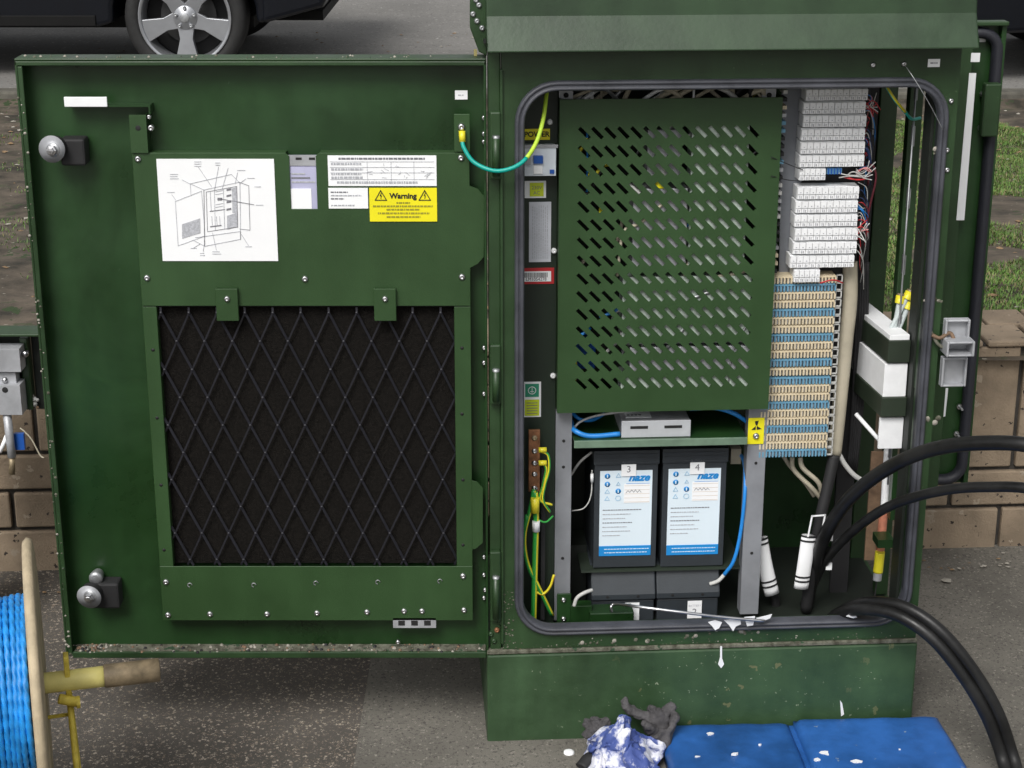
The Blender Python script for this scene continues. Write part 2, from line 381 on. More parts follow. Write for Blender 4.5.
# ================================================================== CABINET
cab = empty('street_cabinet', (-.045, 0, 0), YAW, 'green roadside telecom cabinet standing open with its wiring and fittings showing', 'cabinet')
def P(px, py, y=0): return CF.p(px, py, y)
XR = P(950, 200).x                 # right edge of the front frame
ZB = P(490, 653).z; ZT = 1.285
XL = P(502, 300).x
# plinth
b = MB(); b.box(P(487, 690).x, P(916, 660).x, -.004, .45, -.02, ZB-.003, green_plinth)
b.build('plinth', cab, bevel=.004)
b = MB(); b.box(P(487, 652).x, P(917, 640).x, -.004, .02, ZB-.002, ZB+.006, dirt); b.build('plinth_ledge', cab, bevel=.002)
# gasket / opening geometry
gx0, gx1 = P(514.5, 300).x, P(938, 250).x; gz1 = P(700, 79).z; gz0 = P(700, 630).z
def rrect(x0, x1, z0, z1, r, n=8):
    out = []
    for cx, cz, a0 in ((x1-r, z1-r, 0), (x0+r, z1-r, 90), (x0+r, z0+r, 180), (x1-r, z0+r, 270)):
        for k in range(n+1):
            a = R(a0+90*k/n); out.append((cx+r*math.cos(a), cz+r*math.sin(a)))
    return out
gw = .0165
inner = rrect(gx0+gw, gx1-gw, gz0+gw*.8, gz1-gw*.8, .045)
mid = rrect(gx0+gw/2, gx1-gw/2, gz0+gw/2, gz1-gw/2, .058)
def frame_plate(b, x0, x1, z0, z1, inn, y0, y1, m, mi=None):
    n = len(inn); outp = []
    cx, cz = (x0+x1)/2, (z0+z1)/2; per = n//4
    corners = [(x1, z1), (x0, z1), (x0, z0), (x1, z0)]
    for i in range(n): outp.append(corners[i//per])
    for k in range(4):   # first point of every corner group slides to edge
        pass
    v0 = [(x, y0, z) for x, z in inn] + [(x, y0, z) for x, z in outp]
    v1 = [(x, y1, z) for x, z in inn] + [(x, y1, z) for x, z in outp]
    for vv in (v0, v1):
        fs = []
        for i in range(n):
            j = (i+1) % n
            fs.append((i, j, n+j, n+i) if outp[i] != outp[j] else (i, j, n+i))
        b.add(vv, fs, m)
    b.add([(x, y0, z) for x, z in inn]+[(x, y1, z) for x, z in inn], [(i, (i+1) % n, n+(i+1) % n, n+i) for i in range(n)], mi or m)
    b.add([(x, y0, z) for x, z in corners]+[(x, y1, z) for x, z in corners], [(i, (i+1) % 4, 4+(i+1) % 4, 4+i) for i in range(4)], m)
b = MB(); frame_plate(b, XL, XR, ZB+.007, ZT, inner, 0, .02, green)
b.build('front_frame', cab)
# gasket as a ridged rubber section round the opening
b = MB(); n = len(mid); cxm, czm = (gx0+gx1)/2, (gz0+gz1)/2
loops = []
for (off, y) in ((0, .0), (.0005, -.007), (.003, -.010), (.006, -.010), (.0075, -.006), (.009, -.009), (.012, -.013), (.015, -.011), (gw, -.005), (gw, .012)):
    loops.append([(x, y, z) for x, z in rrect(gx0+off, gx1-off, gz0+off, gz1-off, .07-off)])
vs = [v for l in loops for v in l]
b.add(vs, [(a*n+i, a*n+(i+1) % n, (a+1)*n+(i+1) % n, (a+1)*n+i) for a in range(len(loops)-1) for i in range(n)], rubber, True)
b.build('door_seal', cab)
# dirt caught on the frame below the seal
b = MB()
for _ in range(170):
    x = random.uniform(XL, XR); z = ZB+.008+abs(random.gauss(0, .006)); s = random.uniform(.0006, .0022)
    b.lathe((x, .001, z), (0, -1, 0), [(0, s), (s*.5, s*.7), (s*.8, 0)], random.choice([dirt, dirt, dirt, st]), 6)
for _ in range(60):
    x = XL+random.uniform(0, .02); z = random.uniform(ZB, .30); s = random.uniform(.001, .003)
    b.lathe((x, .001, z), (0, -1, 0), [(0, s), (s*.5, s*.7), (s*.8, 0)], dirt, 6)
for px, py, n_ in ((585, 642, 9), (618, 641, 3), (715, 632, 6), (750, 632, 14), (690, 636, 6), (640, 640, 3), (860, 624, 6), (945, 150, 4), (938, 300, 6), (930, 420, 6)):
    c = P(px, py)
    for k in range(n_):
        s = random.uniform(.002, .0055); b.lathe((c.x+random.gauss(0, .009), .001, c.z+random.gauss(0, .003)), (0, -1, 0), [(0, s), (s*.3, s*.7), (s*.45, 0)], st if k % 3 == 0 else dirt, 7)
for px, py, sx_, sy_, n_ in ((934, 345, 5, 22, 170), (930, 410, 5, 25, 90), (498, 640, 8, 9, 130), (520, 645, 14, 4, 60), (508, 110, 6, 16, 30), (480, 56, 5, 3, 20)):
    for k in range(n_):
        c = P(random.gauss(px, sx_), random.gauss(py, sy_)); s = random.uniform(.0006, .003)
        if c.x > XR-.003 or c.x < XL or c.z > ZT or (gx0 < c.x < gx1 and gz0 < c.z < gz1): continue
        b.lathe((c.x, .001, c.z), (0, -1, 0), [(0, s), (s*.25, s*.7), (s*.35, 0)], brown_b if k % 4 == 0 else dirt, 6)
b.build('grime', cab, kind='stuff')
# shell: left side, back, floor, roof, right posts (the right flank is open)
DEP = .45
b = MB()
b.box(XL+.001, XL+.006, .021, DEP, ZB-.002, ZT, green_in)
b.box(XL+.007, P(868, 300, .4).x, DEP-.006, DEP, ZB-.002, ZT, green_in)
b.box(XL+.007, XR-.005, .021, DEP-.007, ZT-.006, ZT, green_in)
b.box(XL+.007, XR-.005, .021, DEP-.007, ZB-.012, ZB-.003+.001, black_in)
b.box(P(868, 300, .4).x+.001, XR-.005, DEP-.006, DEP, ZB, .36, green_in)
b.build('shell', cab)
b = MB(); pbox(b, CF, 864, 80, 881, 620, .38, .42, green); b.build('rear_post', cab, bevel=.002)
b = MB(); xa = P(896, 300, .20).x; xb = P(909, 300, .20).x; b.box(xa, xb, .2, .225, ZB, ZT-.01, green); b.build('side_post', cab, bevel=.002)
b = MB(); xa = P(918, 300, .03).x; b.box(xa, xa+.006, .03, .075, ZB, ZT-.01, black_in); b.build('side_strip', cab)
b = MB(); xa = P(917, 200, .06).x
for z in (.5, .62, .74, .85, .97, 1.08, 1.16): b.box(xa-.004, xa, .10, .112, z, z+.035, zinc)
b.tube([(xa-.004, .1, .45), (xa-.004, .1, 1.2)], .0018, zinc, 6); b.build('catch_rail', cab)
# roof hood
lx0, lx1 = P(487, 33, -.05).x, P(980, 33, -.05).x
b = MB(); z0, z1 = P(700, 51, -.055).z, P(700, 15, -.03).z
sec = [(-.055, z0), (-.028, z1), (-.012, z1+.13), (DEP-.02, z1+.17), (DEP+.05, z1+.02), (DEP+.05, z0), (DEP+.044, z0), (DEP+.044, z0+.012), (-.048, z0+.012), (-.048, z0)]
k = len(sec)
b.add([(lx0, y, z) for y, z in sec]+[(lx1, y, z) for y, z in sec], [list(range(k)), list(range(2*k-1, k-1, -1))]+[(i, (i+1) % k, k+(i+1) % k, k+i) for i in range(k)], green_lid)
b.build('roof_hood', cab, bevel=.004)
b = MB(); b.box(XL-.03, XR+.012, -.02, DEP, ZT-.0, z0+.010, black_in); b.build('roof_gap', cab)
# riveted bracket at the left of the hood
b = MB(); pts = [xz(CF, 470, -20, .0), xz(CF, 487, -20, .0), xz(CF, 487, 56, .0), xz(CF, 479, 52, .0), xz(CF, 470, 28, .0)]
b.prism(pts, 0, .012, greymet if False else green); br = b.build('roof_bracket', cab, bevel=.002)
for px, py in ((479, 5), (473, 14), (477, 21), (482, 28), (476, 0)): screw(CF, px, py, -.001, br, .0045, zinc, 'rivet')
b = MB(); pbox(b, CF, 474, 50, 477, 62, .03, .04, mat('yellow_wood', (.35, .3, .12), .8)); b.build('bracket_slip', cab)
# hinge column
b = MB(); b.box(P(489, 300).x, XL-.002, .004, .03, ZB-.0, ZT, green); hc = b.build('hinge_channel', cab, bevel=.002)
b = MB(); b.box(P(501, 300).x-.001, P(503, 300).x, -.006, .003, ZB+.02, ZT-.05, green); b.build('hinge_lip', cab, bevel=.001)
for (y0, y1) in ((112, 180), (345, 405), (552, 622)):
    b = MB(); pbox(b, CF, 490, y0, 501, y1, -.010, .003, green)
    h = b.build('hinge', cab, bevel=.003)
    b = MB(); xm = P(496, (y0+y1)/2, -.013).x; b.tube([(xm, -.014, P(496, y1-4, -.012).z), (xm, -.014, P(496, y0+26, -.012).z)], .0062, green, 12)
    b.lathe((xm, -.014, P(496, y0+26, -.012).z), (0, 0, 1), [(0, .0062), (.004, .006), (.0045, 0)], zinc, 12); b.build('hinge_pin', h)
for px, py in ((491, 634), (497, 630), (494, 641), (500, 622)):
    screw(CF, px, py, .003, hc, .005, copper if px == 497 else green, 'bolt')
# frame top screws, small labels
for px, py in ((873, 65), (904, 64), (951, 101), (947, 150), (947, 170)): screw(CF, px, py, -.001, cab.children[2], .0045)
def label_plate(name, fr, x0, y0, x1, y1, yl, m, parent, th=.0015, draw=None, label=None):
    b = MB(); a = pbox(b, fr, x0, y0, x1, y1, yl-th, yl, m)
    if draw: draw(b, a, yl-th-.0005)
    return b.build(name, parent, label=label)
def lines(b, a, y, n, m=None, x0=.06, x1=.94, z0=.08, z1=.92, w=.25, rag=.3):
    X, Z = a[1]-a[0], a[3]-a[2]
    for i in range(n):
        zc = a[2]+Z*(z0+(z1-z0)*(i+.5)/n); hh = Z*(z1-z0)/n*w; x = a[0]+X*x0; xe = a[0]+X*(x1-rag*random.random()*(x1-x0))
        while x < xe:
            l = min(random.uniform(.002, .007), xe-x); b.box(x, x+l, y-.0002, y+.0003, zc-hh/2, zc+hh/2, m or inkl); x += l+.0012
FR = bpy.data.objects['front_frame']
label_plate('label', CF, 928, 59, 940, 67, -.001, paper, FR, draw=lambda b, a, y: lines(b, a, y, 1, ink, .2, .8, .2, .8))
label_plate('label', CF, 946, 53, 955, 60, -.001, paper, FR, draw=None) if False else None
# thin fibre hanging from the frame screw
b = MB(); b.tube(px_path(CF, [(904, 64, -.008), (915, 80, -.03), (930, 105, -.035), (943, 130, -.02)]), .0007, zinc, 5); b.build('hanging_thread', cab)

# ---- the open right side door, seen past the frame
sd = MB(); yb = .47
q = [xz(CF, 925, 26, yb), xz(CF, 1002, 22, yb)]
dx0 = P(928, 200, yb).x; dx1 = P(1003, 200, yb).x - 0; dx1 = (P(1000, 40, yb).x+P(963, 470, yb).x)/2
dzb, dzt = P(950, 483, yb).z, P(990, 24, yb).z
sd.box(dx0, dx1, yb, yb+.02, dzb, dzt, green_in); sd.box(dx1-.004, dx1+.006, yb-.02, yb-.001, dzb, dzt, green_in); sd.box(dx0, dx1+.006, yb-.03, yb-.001, dzt, dzt+.008, green)
sdo = sd.build('side_door', cab, bevel=.002)
b = MB(); pth = [(dx0, yb-.012, dzb+.012)] + [(x, yb-.012, z) for x, z in [(dx1-.05, dzb+.012)]]
rr = .035; xx, zz = dx1-.008, dzb+.014
pth = [(dx0, yb-.014, zz)] + [(xx-rr+rr*math.sin(R(a)), yb-.014, zz+rr-rr*math.cos(R(a))) for a in range(0, 91, 15)] + [(xx, yb-.014, zz+rr+.1*k) for k in range(1, 8)]
zt_ = dzt-.014
pth = [p for p in pth if p[2] < zt_-rr] + [(xx-rr+rr*math.cos(R(a)), yb-.014, zt_-rr+rr*math.sin(R(a))) for a in range(0, 91, 15)] + [(dx0, yb-.014, zt_)]
b.tube(pth, .014, mat('black_rubber', (.018, .019, .026), .55), 10, flat=.8); b.build('door_seal', sdo)
def sliver(name, pts, y, m, parent, th=.002, fr=CF):
    b = MB(); b.prism([xz(fr, px, py, y) for px, py in pts], y-th, y, m); return b.build(name, parent)
sliver('white_strip', [(969, 73), (976, 73), (964, 220), (956, 220)], yb-.03, paper, sdo)
b = MB(); b.box(P(944, 250, yb-.03).x, P(957, 250, yb-.03).x, yb-.03, yb-.001, dzb, dzt-.04, green); b.build('door_stiffener', sdo, bevel=.001)
label_plate('label', CF, 971, 53, 980, 62, yb-.03, paper, sdo); label_plate('label', CF, 979, 34, 986, 42, yb-.002, paper, sdo)
sliver('label', [(941, 388), (948, 388), (945, 416), (937, 418)], yb-.005, paper, sdo, label=None) if False else sliver('label', [(941, 388), (948, 388), (945, 416), (937, 418)], yb-.005, paper, sdo)
b = MB(); pbox(b, CF, 984, 84, 1000, 137, yb-.05, yb-.026, green); b.build('door_bracket', sdo, bevel=.003)
for px, py in ((981, 93), (979, 127), (958, 405), (955, 432)):
    b = MB(); c = P(px, py, yb-.002); b.tube([c, c+Vector((0, -.03, 0))], .0025, zinc, 8); b.lathe(c+Vector((0, -.006, 0)), (0, -1, 0), [(0, .006), (.006, .006), (.006, 0)], steel, 6, smooth=False); b.build('stud', sdo)
# bent lock keep on that door: cast grey boxes
b = MB(); kx0, kx1, kz0, kz1 = rect(CF, 945, 322, 972, 386, .03)
for (x0, y0, x1, y1, yf, dd) in ((945, 320, 970, 346, -.015, .016), (947, 342, 975, 357, -.04, .04), (942, 358, 967, 387, -.015, .016)):
    a = rect(CF, x0, y0, x1, y1, yf)
    t = .004
    b.box(a[0], a[1], yf+dd-t, yf+dd, a[2], a[3], alum)
    b.box(a[0], a[0]+t, yf, yf+dd-t, a[2], a[3], alum); b.box(a[1]-t, a[1], yf, yf+dd-t, a[2], a[3], alum)
    b.box(a[0]+t, a[1]-t, yf, yf+dd-t, a[2], a[2]+t, alum); b.box(a[0]+t, a[1]-t, yf, yf+dd-t, a[3]-t, a[3], alum)
lk = b.build('lock_keep', cab, bevel=.0015)
b = MB(); b.box(XR-.03, P(950, 355, .02).x, .022, .028, kz0, kz1, green); b.build('keep_plate', cab)
b = MB(); b.tube(px_path(CF, [(932, 335, -.01), (940, 338, -.014), (950, 333, -.012), (955, 342, -.018)]), .0035, brown_b, 7)
b.tube(px_path(CF, [(930, 330, -.006), (938, 344, -.012), (948, 350, -.012)]), .003, dirt, 7); b.build('dry_leaves', lk)

# ---- interior equipment
# left service panel
YP = .10
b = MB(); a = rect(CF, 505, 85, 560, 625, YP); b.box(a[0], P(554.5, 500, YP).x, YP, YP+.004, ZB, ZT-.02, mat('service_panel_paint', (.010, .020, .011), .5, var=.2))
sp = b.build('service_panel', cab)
def d_power(b, a, y): b.text('LIVE POWER', (a[0]+a[1])/2+.000, (a[2]+a[3])/2, y, .0125, inkb, 1.0, bold=.0004)
label_plate('warning_label', CF, 508, 129, 550, 140, YP, yellow, sp, draw=d_power)
def d_230(b, a, y):
    cx = a[0]+(a[1]-a[0])*.62; b.box(cx-.011, cx+.013, y-.0004, y, a[2]+.003, a[3]-.003, ylg)
    b.text('230V', cx+.001, a[2]+.018, y-.0008, .0085, ink); b.text('AC', cx+.001, a[2]+.009, y-.0008, .0085, ink)
    b.seg2([(a[0]+.002, a[2]+.004), (a[0]+.008, a[2]+.004), (a[0]+.005, a[2]+.010)], .001, y, .0003, inkb, True)
label_plate('voltage_label', CF, 520, 181, 546, 198, YP, paper, sp, draw=d_230)
def d_tall(b, a, y):
    for i in range(8):
        x = a[0]+(a[1]-a[0])*(.12+.76*(i+.5)/8); z = a[2]+.006
        while z < a[3]-.01: l = random.uniform(.002, .007); b.box(x-.0006, x+.0006, y-.0003, y, z, min(z+l, a[3]-.005), inkl); z += l+.0013
label_plate('instruction_label', CF, 529, 202, 551, 262, YP, mat('pale_grey_label', (.55, .57, .62), .5), sp, draw=d_tall)
def d_bar(b, a, y):
    X = a[1]-a[0]; Z = a[3]-a[2]; b.box(a[0]+X*.04, a[1]-X*.09, y-.0003, y, a[2]+Z*.16, a[3]-Z*.2, paper)
    x = a[0]+X*.1
    while x < a[1]-X*.2: w = random.uniform(.0006, .0014); b.box(x, x+w, y-.0007, y-.0004, a[2]+Z*.42, a[3]-Z*.28, inkb); x += w+random.uniform(.0006, .0013)
    b.text('LM1054278', a[0]+X*.46, a[2]+Z*.3, y-.0007, .0085, inkb, .9)
label_plate('barcode_label', CF, 521, 268, 554, 284, YP, red, sp, draw=d_bar)
def d_safe(b, a, y):
    X = a[1]-a[0]; Z = a[3]-a[2]; b.box(a[0]+X*.1, a[1]-X*.1, y-.0004, y, a[2]+Z*.04, a[2]+Z*.5, ylg)
    b.box(a[0]+X*.12, a[1]-X*.12, y-.0004, y, a[2]+Z*.58, a[2]+Z*.95, mat('green_label_mark', (.02, .25, .14), .5))
    c = (a[0]+X*.5, a[2]+Z*.765); b.seg2([(c[0]+.0068*math.cos(R(t)), c[1]+.0068*math.sin(R(t))) for t in range(0, 360, 30)], .0012, y-.0005, .0003, paper, True)
    b.seg2([(c[0], c[1]-.004), (c[0], c[1]+.004)], .001, y-.0005, .0003, paper); b.seg2([(c[0]-.003, c[1]-.002), (c[0]+.003, c[1]-.002)], .001, y-.0005, .0003, paper)
    for i in range(5): zz = a[2]+Z*(.1+.075*i); b.box(a[0]+X*.2, a[1]-X*.2, y-.0007, y-.0005, zz, zz+.0012, ink)
label_plate('earth_label', CF, 523, 382, 541, 417, YP, paper, sp, draw=d_safe)
b = MB(); a = pbox(b, CF, 521, 147, 556, 176, YP-.03, YP, mat('socket_grey', (.60, .65, .70), .4))
y = YP-.0305; X = a[1]-a[0]; Z = a[3]-a[2]
b.box(a[0]+X*.35, a[0]+X*.62, y-.006, y, a[2]+Z*.45, a[2]+Z*.72, blue_d); b.box(a[0]+X*.35, a[0]+X*.62, y-.002, y, a[2]+Z*.08, a[2]+Z*.38, white)
b.box(a[0]+X*.08, a[0]+X*.28, y-.004, y, a[2]+Z*.4, a[2]+Z*.68, alum); b.box(a[0]+X*.82, a[0]+X*.95, y-.002, y, a[2]+Z*.08, a[2]+Z*.22, blue_d)
b.box(a[0]+X*.0, a[1]+.003, y-.001, y, a[3]-.002, a[3]+.004, alum)
b.build('circuit_breaker', sp, bevel=.001)
for px, py in ((554, 251), (553, 376), (550, 122)): screw(CF, px, py, YP-.004, sp, .005, white)
# black strip standing in for the shadow along the inner conduit
b = MB(); pbox(b, CF, 541, 470, 545, 620, YP-.02, YP-.001, black_m); b.build('conduit_shadow', cab)

# perforated cover (true slots)
YC = .07; thk = .003
x0c, x1c, z0c, z1c = rect(CF, 558.5, 98.5, 775.5, 411, YC)
b = MB()
cx0, cx1 = P(576.5, 250, YC).x, P(754.5, 250, YC).x; czt, czb = P(660, 123, YC).z, P(660, 391, YC).z
NC, NR = 14, 15; cw = (cx1-cx0)/NC; ch = (czt-czb)/NR
def slot(cx, cz):
    L, wd = .0126, .0033; d = Vector((.70, -.714)); nrm = Vector((.714, .70)); out = []
    base = Vector((cx, cz))
    for s1, s2 in ((-1, 1), (1, 1), (1, -1), (-1, -1)): out.append(base + d*L*s1 + nrm*wd*s2)
    return out
shift = 0
for j in range(NR):
    for i in range(NC):
        xa, xb_ = cx0+i*cw, cx0+(i+1)*cw; zb_, za = czt-(j+1)*ch, czt-j*ch
        s = slot((xa+xb_)/2, (za+zb_)/2)      # UL... order: upper-left end, lower-right end
        out4 = [(xa, za), (xb_, za), (xb_, zb_), (xa, zb_)]
        A, B_, C_, D_ = s[0], s[1], s[2], s[3]   # A: upper-left end upper side, B: lower-right end upper side, C: lower-right end lower side, D: upper-left lower side
        for yy in (YC, YC+thk):
            V = [(x, yy, z) for x, z in out4] + [(q.x, yy, q.y) for q in (A, B_, C_, D_)]
            b.add(V, [(0, 1, 5, 4), (1, 2, 6, 5), (2, 3, 7, 6), (3, 0, 4, 7)], green_cover)
        V = [(q.x, YC, q.y) for q in (A, B_, C_, D_)] + [(q.x, YC+thk, q.y) for q in (A, B_, C_, D_)]
        b.add(V, [(0, 1, 5, 4), (1, 2, 6, 5), (2, 3, 7, 6), (3, 0, 4, 7)], green_cover)
b.box(x0c, cx0, YC, YC+thk, z0c, z1c, green_cover); b.box(cx1, x1c, YC, YC+thk, z0c, z1c, green_cover)
b.box(cx0, cx1, YC, YC+thk, czt, z1c, green_cover); b.box(cx0, cx1, YC, YC+thk, z0c, czb, green_cover)
b.box(x0c, x0c+.003, YC+thk, .24, z0c, z1c, green_cover); b.box(x1c-.003, x1c, YC+thk, .24, z0c, z1c, green_cover)
cov = b.build('perforated_cover', cab)
b = MB(); b.add([(x0c+.004, YC-.0006, z1c-.004), (x1c-.004, YC-.0006, z1c-.004), (x1c-.004, YC-.0006, z1c), (x0c+.004, YC-.0006, z1c)], [(0, 1, 2, 3)], green_cover) if False else None
for px in (566, 769):
    b = MB(); a = pbox(b, CF, px-7, 88, px+7, 102, YC+.02, YC+.024, alum); c = ((a[0]+a[1])/2, YC+.0185, (a[2]+a[3])/2)
    b.lathe(c, (0, -1, 0), [(0, .0045), (.0006, .0045), (.0006, 0)], inkb, 12); b.build('rack_ear', cov)
# electronics behind the slots
b = MB(); X = x1c-x0c; Z = z1c-z0c
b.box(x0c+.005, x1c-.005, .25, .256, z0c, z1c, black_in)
card = mat('grey_green_card', (.36, .42, .37), .5, var=.35, vs=60)
pcm = mat('circuit_tray', (.22, .23, .24), .5, .3, var=.2, vs=30)
eq = b.build('equipment_back', cab)
b = MB()
for (u0, u1, v0, v1, yy, mm) in ((.30, .96, .03, .12, .0765, card), (.34, .92, .13, .21, .078, alum), (.30, .90, .22, .44, .078, card), (.60, .86, .46, .92, .0765, card), (.34, .59, .46, .72, .079, alum), (.1, .2, .1, .2, .15, blue_d), (.40, .56, .74, .9, .085, alum), (.44, .48, .72, .76, .0765, yellow)):
    b.box(x0c+X*u0, x0c+X*u1, yy, yy+.05, z0c+Z*v0, z0c+Z*v1, mm)
eb = b.build('line_card', cab, bevel=.002)
b = MB()
for k in range(34):
    u = random.uniform(.05, .95); v = random.uniform(.08, .95); du = random.uniform(-.3, .3); dv = random.uniform(-.3, .3); yy = random.uniform(.077, .10)
    pts = [(x0c+X*min(.96, max(.04, u+du*t+random.gauss(0, .03))), yy, z0c+Z*min(.97, max(.04, v+dv*t+random.gauss(0, .03)))) for t in (0, .33, .66, 1)]
    b.tube(smooth_path(pts, 5), random.choice([.002, .003, .0035]), random.choice([white_w, white_w, beige_c, zinc, yel_w, beige_c, blue_wire, black_m]), 6)
b.build('loose_wiring', cab)
b = MB()
for k in range(26):
    u = random.uniform(.12, .97); x = x0c+X*u; dx_ = random.uniform(-.04, .06); mm = random.choice([beige_c, beige_c, white_w, white, beige_c, zinc]) if u < .8 else random.choice([yel_w, beige_c, black_m])
    b.tube(smooth_path([(x-dx_, .10+random.random()*.03, z1c-.02), (x-dx_*.2, .09+random.random()*.03, z1c+.006), (x+dx_*.5, .10, z1c+.022+random.gauss(0, .005)), (x+dx_*1.4, .14, z1c+.04)], 5), random.choice([.0022, .0035, .0045]), mm, 7)
b.tube([(x0c+.02, .10, z1c+.010), (x0c+.09, .10, z1c+.012)], .003, steel, 8)
b.build('cable_bundle', cab)

# rack posts
YR = .10
def post(x0, y0, x1, y1, nm):
    b = MB(); a = pbox(b, CF, x0, y0, x1, y1, YR, YR+.03, greymet)
    for t in (.15, .27, .7):
        b.lathe(((a[0]+a[1])/2, YR-.0004, a[3]-(a[3]-a[2])*t), (0, -1, 0), [(0, .003), (.0003, .003), (.0003, 0)], inkb, 10)
    return b.build('rack_post', cab, bevel=.0015), a
rp1, a1 = post(555, 408, 571, 620, 'l'); rp2, a2 = post(744.5, 405, 763, 614, 'r')
def d_esd(b, a, y):
    X = a[1]-a[0]; Z = a[3]-a[2]; c = a[0]+X*.5
    b.prism([(c-.003, a[2]+Z*.88), (c+.004, a[2]+Z*.90), (c+.002, a[2]+Z*.72), (c-.001, a[2]+Z*.72)], y-.0003, y, inkb)
    b.prism([(a[0]+X*.2, a[2]+Z*.55), (c-.001, a[2]+Z*.7), (c-.001, a[2]+Z*.55)], y-.0003, y, inkb); b.prism([(c+.001, a[2]+Z*.55), (c+.001, a[2]+Z*.7), (a[1]-X*.15, a[2]+Z*.58)], y-.0003, y, inkb)
label_plate('yellow_tag', CF, 748, 418, 764, 444, YR-.001, yellow, rp2, draw=d_esd)
screw(CF, 756, 436, YR-.004, rp2, .006)
b = MB(); a = pbox(b, CF, 557, 594, 571, 622, YR-.03, YR-.026, green_in); a = rect(CF, 571, 606, 592, 622, YR-.03); b.box(a[0], a[1], YR-.03, YR-.005, a[2], a[3], green_in); fb = b.build('foot_bracket', cab, bevel=.001)
for py in (600, 619): screw(CF, 563.5, py, YR-.031, fb, .005)
b = MB(); a = rect(CF, 590, 611, 634, 624, .06); b.box(a[0], a[1], .06, .10, a[2], a[3]-.004, green_in); b.build('battery_retainer', cab, bevel=.002)
# shelf
ZS = P(660, 444, .075).z
b = MB(); xs0, xs1 = P(574, 444, .075).x, P(747, 444, .075).x
b.box(xs0, xs1, .075, .30, ZS+.006, ZS+.009, green_in); b.box(xs0, xs1, .072, .076, ZS-.004, ZS+.010, mat('green_grey_lip', (.13, .20, .14), .5, var=.15, vs=30))
b.build('shelf', cab, bevel=.001)
b = MB(); b.box(a1[1]+.001, a2[0]-.001, .33, .334, ZB, ZS, black_in); b.box(P(575,560,.1).x, P(592,560,.1).x, .2, .25, ZB, P(580, 545, .2).z, black_in); b.build('battery_bay_back', cab)
b = MB(); b.box(P(580, 568, .14).x, P(740, 568, .14).x, .115, .31, P(660, 571, .115).z, P(660, 569, .115).z, mat('battery_tray_paint', (.02, .03, .02), .6)); b.build('battery_tray', cab)

# earth bar and wires
b = MB(); a = pbox(b, CF, 528.5, 430, 540, 492, YP-.03, YP-.024, copper); eb_ = b.build('earth_bar', cab, bevel=.001)
for i, py in enumerate((438, 451, 463, 474, 488)): screw(CF, 534.5, py, YP-.031, eb_, .0052, brass if i == 0 else None)
YE = YP-.045
def cable(name, pts, r, m, parent=None, m2=None, fr=CF, label=None, cat=None, seg=10, n=8, m3=None):
    b = MB(); b.tube(px_path(fr, pts, n), r, m, seg, m2, m3=m3); return b.build(name, parent, label=label, cat=cat)
def stripes(b, path, r, m): pass
cable('earth_wire', [(535, 492, YE), (536, 520, YE), (535, 560, YE), (534, 600, YE), (533, 640, YE+.01)], .0055, grn_w, cab, yel_w)
cable('earth_wire', [(527, 515, YE), (524, 540, YE), (528, 565, YE), (540, 590, YE), (552, 615, YE+.02)], .004, grn_w, cab, yel_w)
cable('earth_wire', [(534, 490, YE), (530, 510, YE), (525, 530, YE), (524, 545, YE)], .004, grn_w, cab, yel_w)
cable('earth_wire', [(540, 451, YE), (548, 455, YE), (549, 470, YE), (545, 485, YE), (543, 500, YE), (550, 512, YE+.01)], .0025, grn_w, cab, yel_w)
cable('earth_wire', [(540, 462, YE), (546, 468, YE), (543, 485, YE), (540, 500, YE), (552, 505, YE+.01)], .0025, yel_w, cab, grn_w)
cable('earth_wire', [(536, 592, YE), (543, 594, YE), (550, 587, YE), (554, 575, YE)], .0025, yel_w, cab, mat('orange_wire', (.5, .3, .02), .4))
cable('earth_wire', [(538, 520, YE), (546, 522, YE), (553, 516, YE+.01)], .0018, grn_w, cab)
for py in (450, 463): c = P(542, py, YE); b = MB(); b.tube([c-Vector((.006, 0, 0)), c+Vector((.008, 0, 0))], .005, yel_w, 10); b.build('cable_lug', cab)
b = MB(); c = P(535, 505, YE-.006); b.tube([c+Vector((0, 0, -.014)), c+Vector((0, 0, .014))], .008, yel_w, 10)
c = P(536, 526, YE-.003); b.tube([c+Vector((0, 0, -.010)), c+Vector((0, 0, .010))], .007, white, 10); b.build('cable_lug', cab)
cable('white_wire', [(571, 475, .16), (580, 462, .15), (592, 452, .15)], .0025, white_w, cab)
cable('white_wire', [(571, 511, .13), (584, 508, .12), (591, 495, .12), (592, 470, .13)], .0012, white_w, cab)
b = MB(); c = P(592, 478, .118); b.tube([c-Vector((0, 0, .008)), c+Vector((0, 0, .008))], .003, white, 8); b.build('wire_sleeve', cab)
cable('white_wire', [(574, 606, .05), (577, 598, .05), (584, 593, .05), (592, 590, .06)], .0035, white_w, cab)
# blue power cables
cable('blue_wire', [(571, 421, .14), (574, 430, .10), (590, 436, .09), (620, 434, .09)], .0048, blue_wire, cab)
cable('blue_wire', [(571, 412, .14), (580, 419, .13), (592, 420, .14), (604, 414, .16)], .0035, blue_wire, cab)
cable('white_wire', [(572, 432, .12), (580, 422, .11), (600, 415, .12), (640, 410, .14)], .0022, white_w, cab)
cable('blue_wire', [(690, 409, .16), (715, 408, .13), (735, 414, .12), (750, 424, .13)], .0042, blue_wire, cab)
cable('blue_wire', [(735, 448, .2), (744, 462, .14), (745, 490, .10), (741, 530, .10), (734, 560, .10), (724, 575, .11)], .0035, blue_wire, cab)
cable('blue_wire', [(724, 575, .11), (718, 581, .11), (710, 584, .115)], .0037, white_w, cab)
b = MB(); pbox(b, CF, 731, 449, 741, 464, .16, .19, beige_c); b.build('cable_clip', cab)
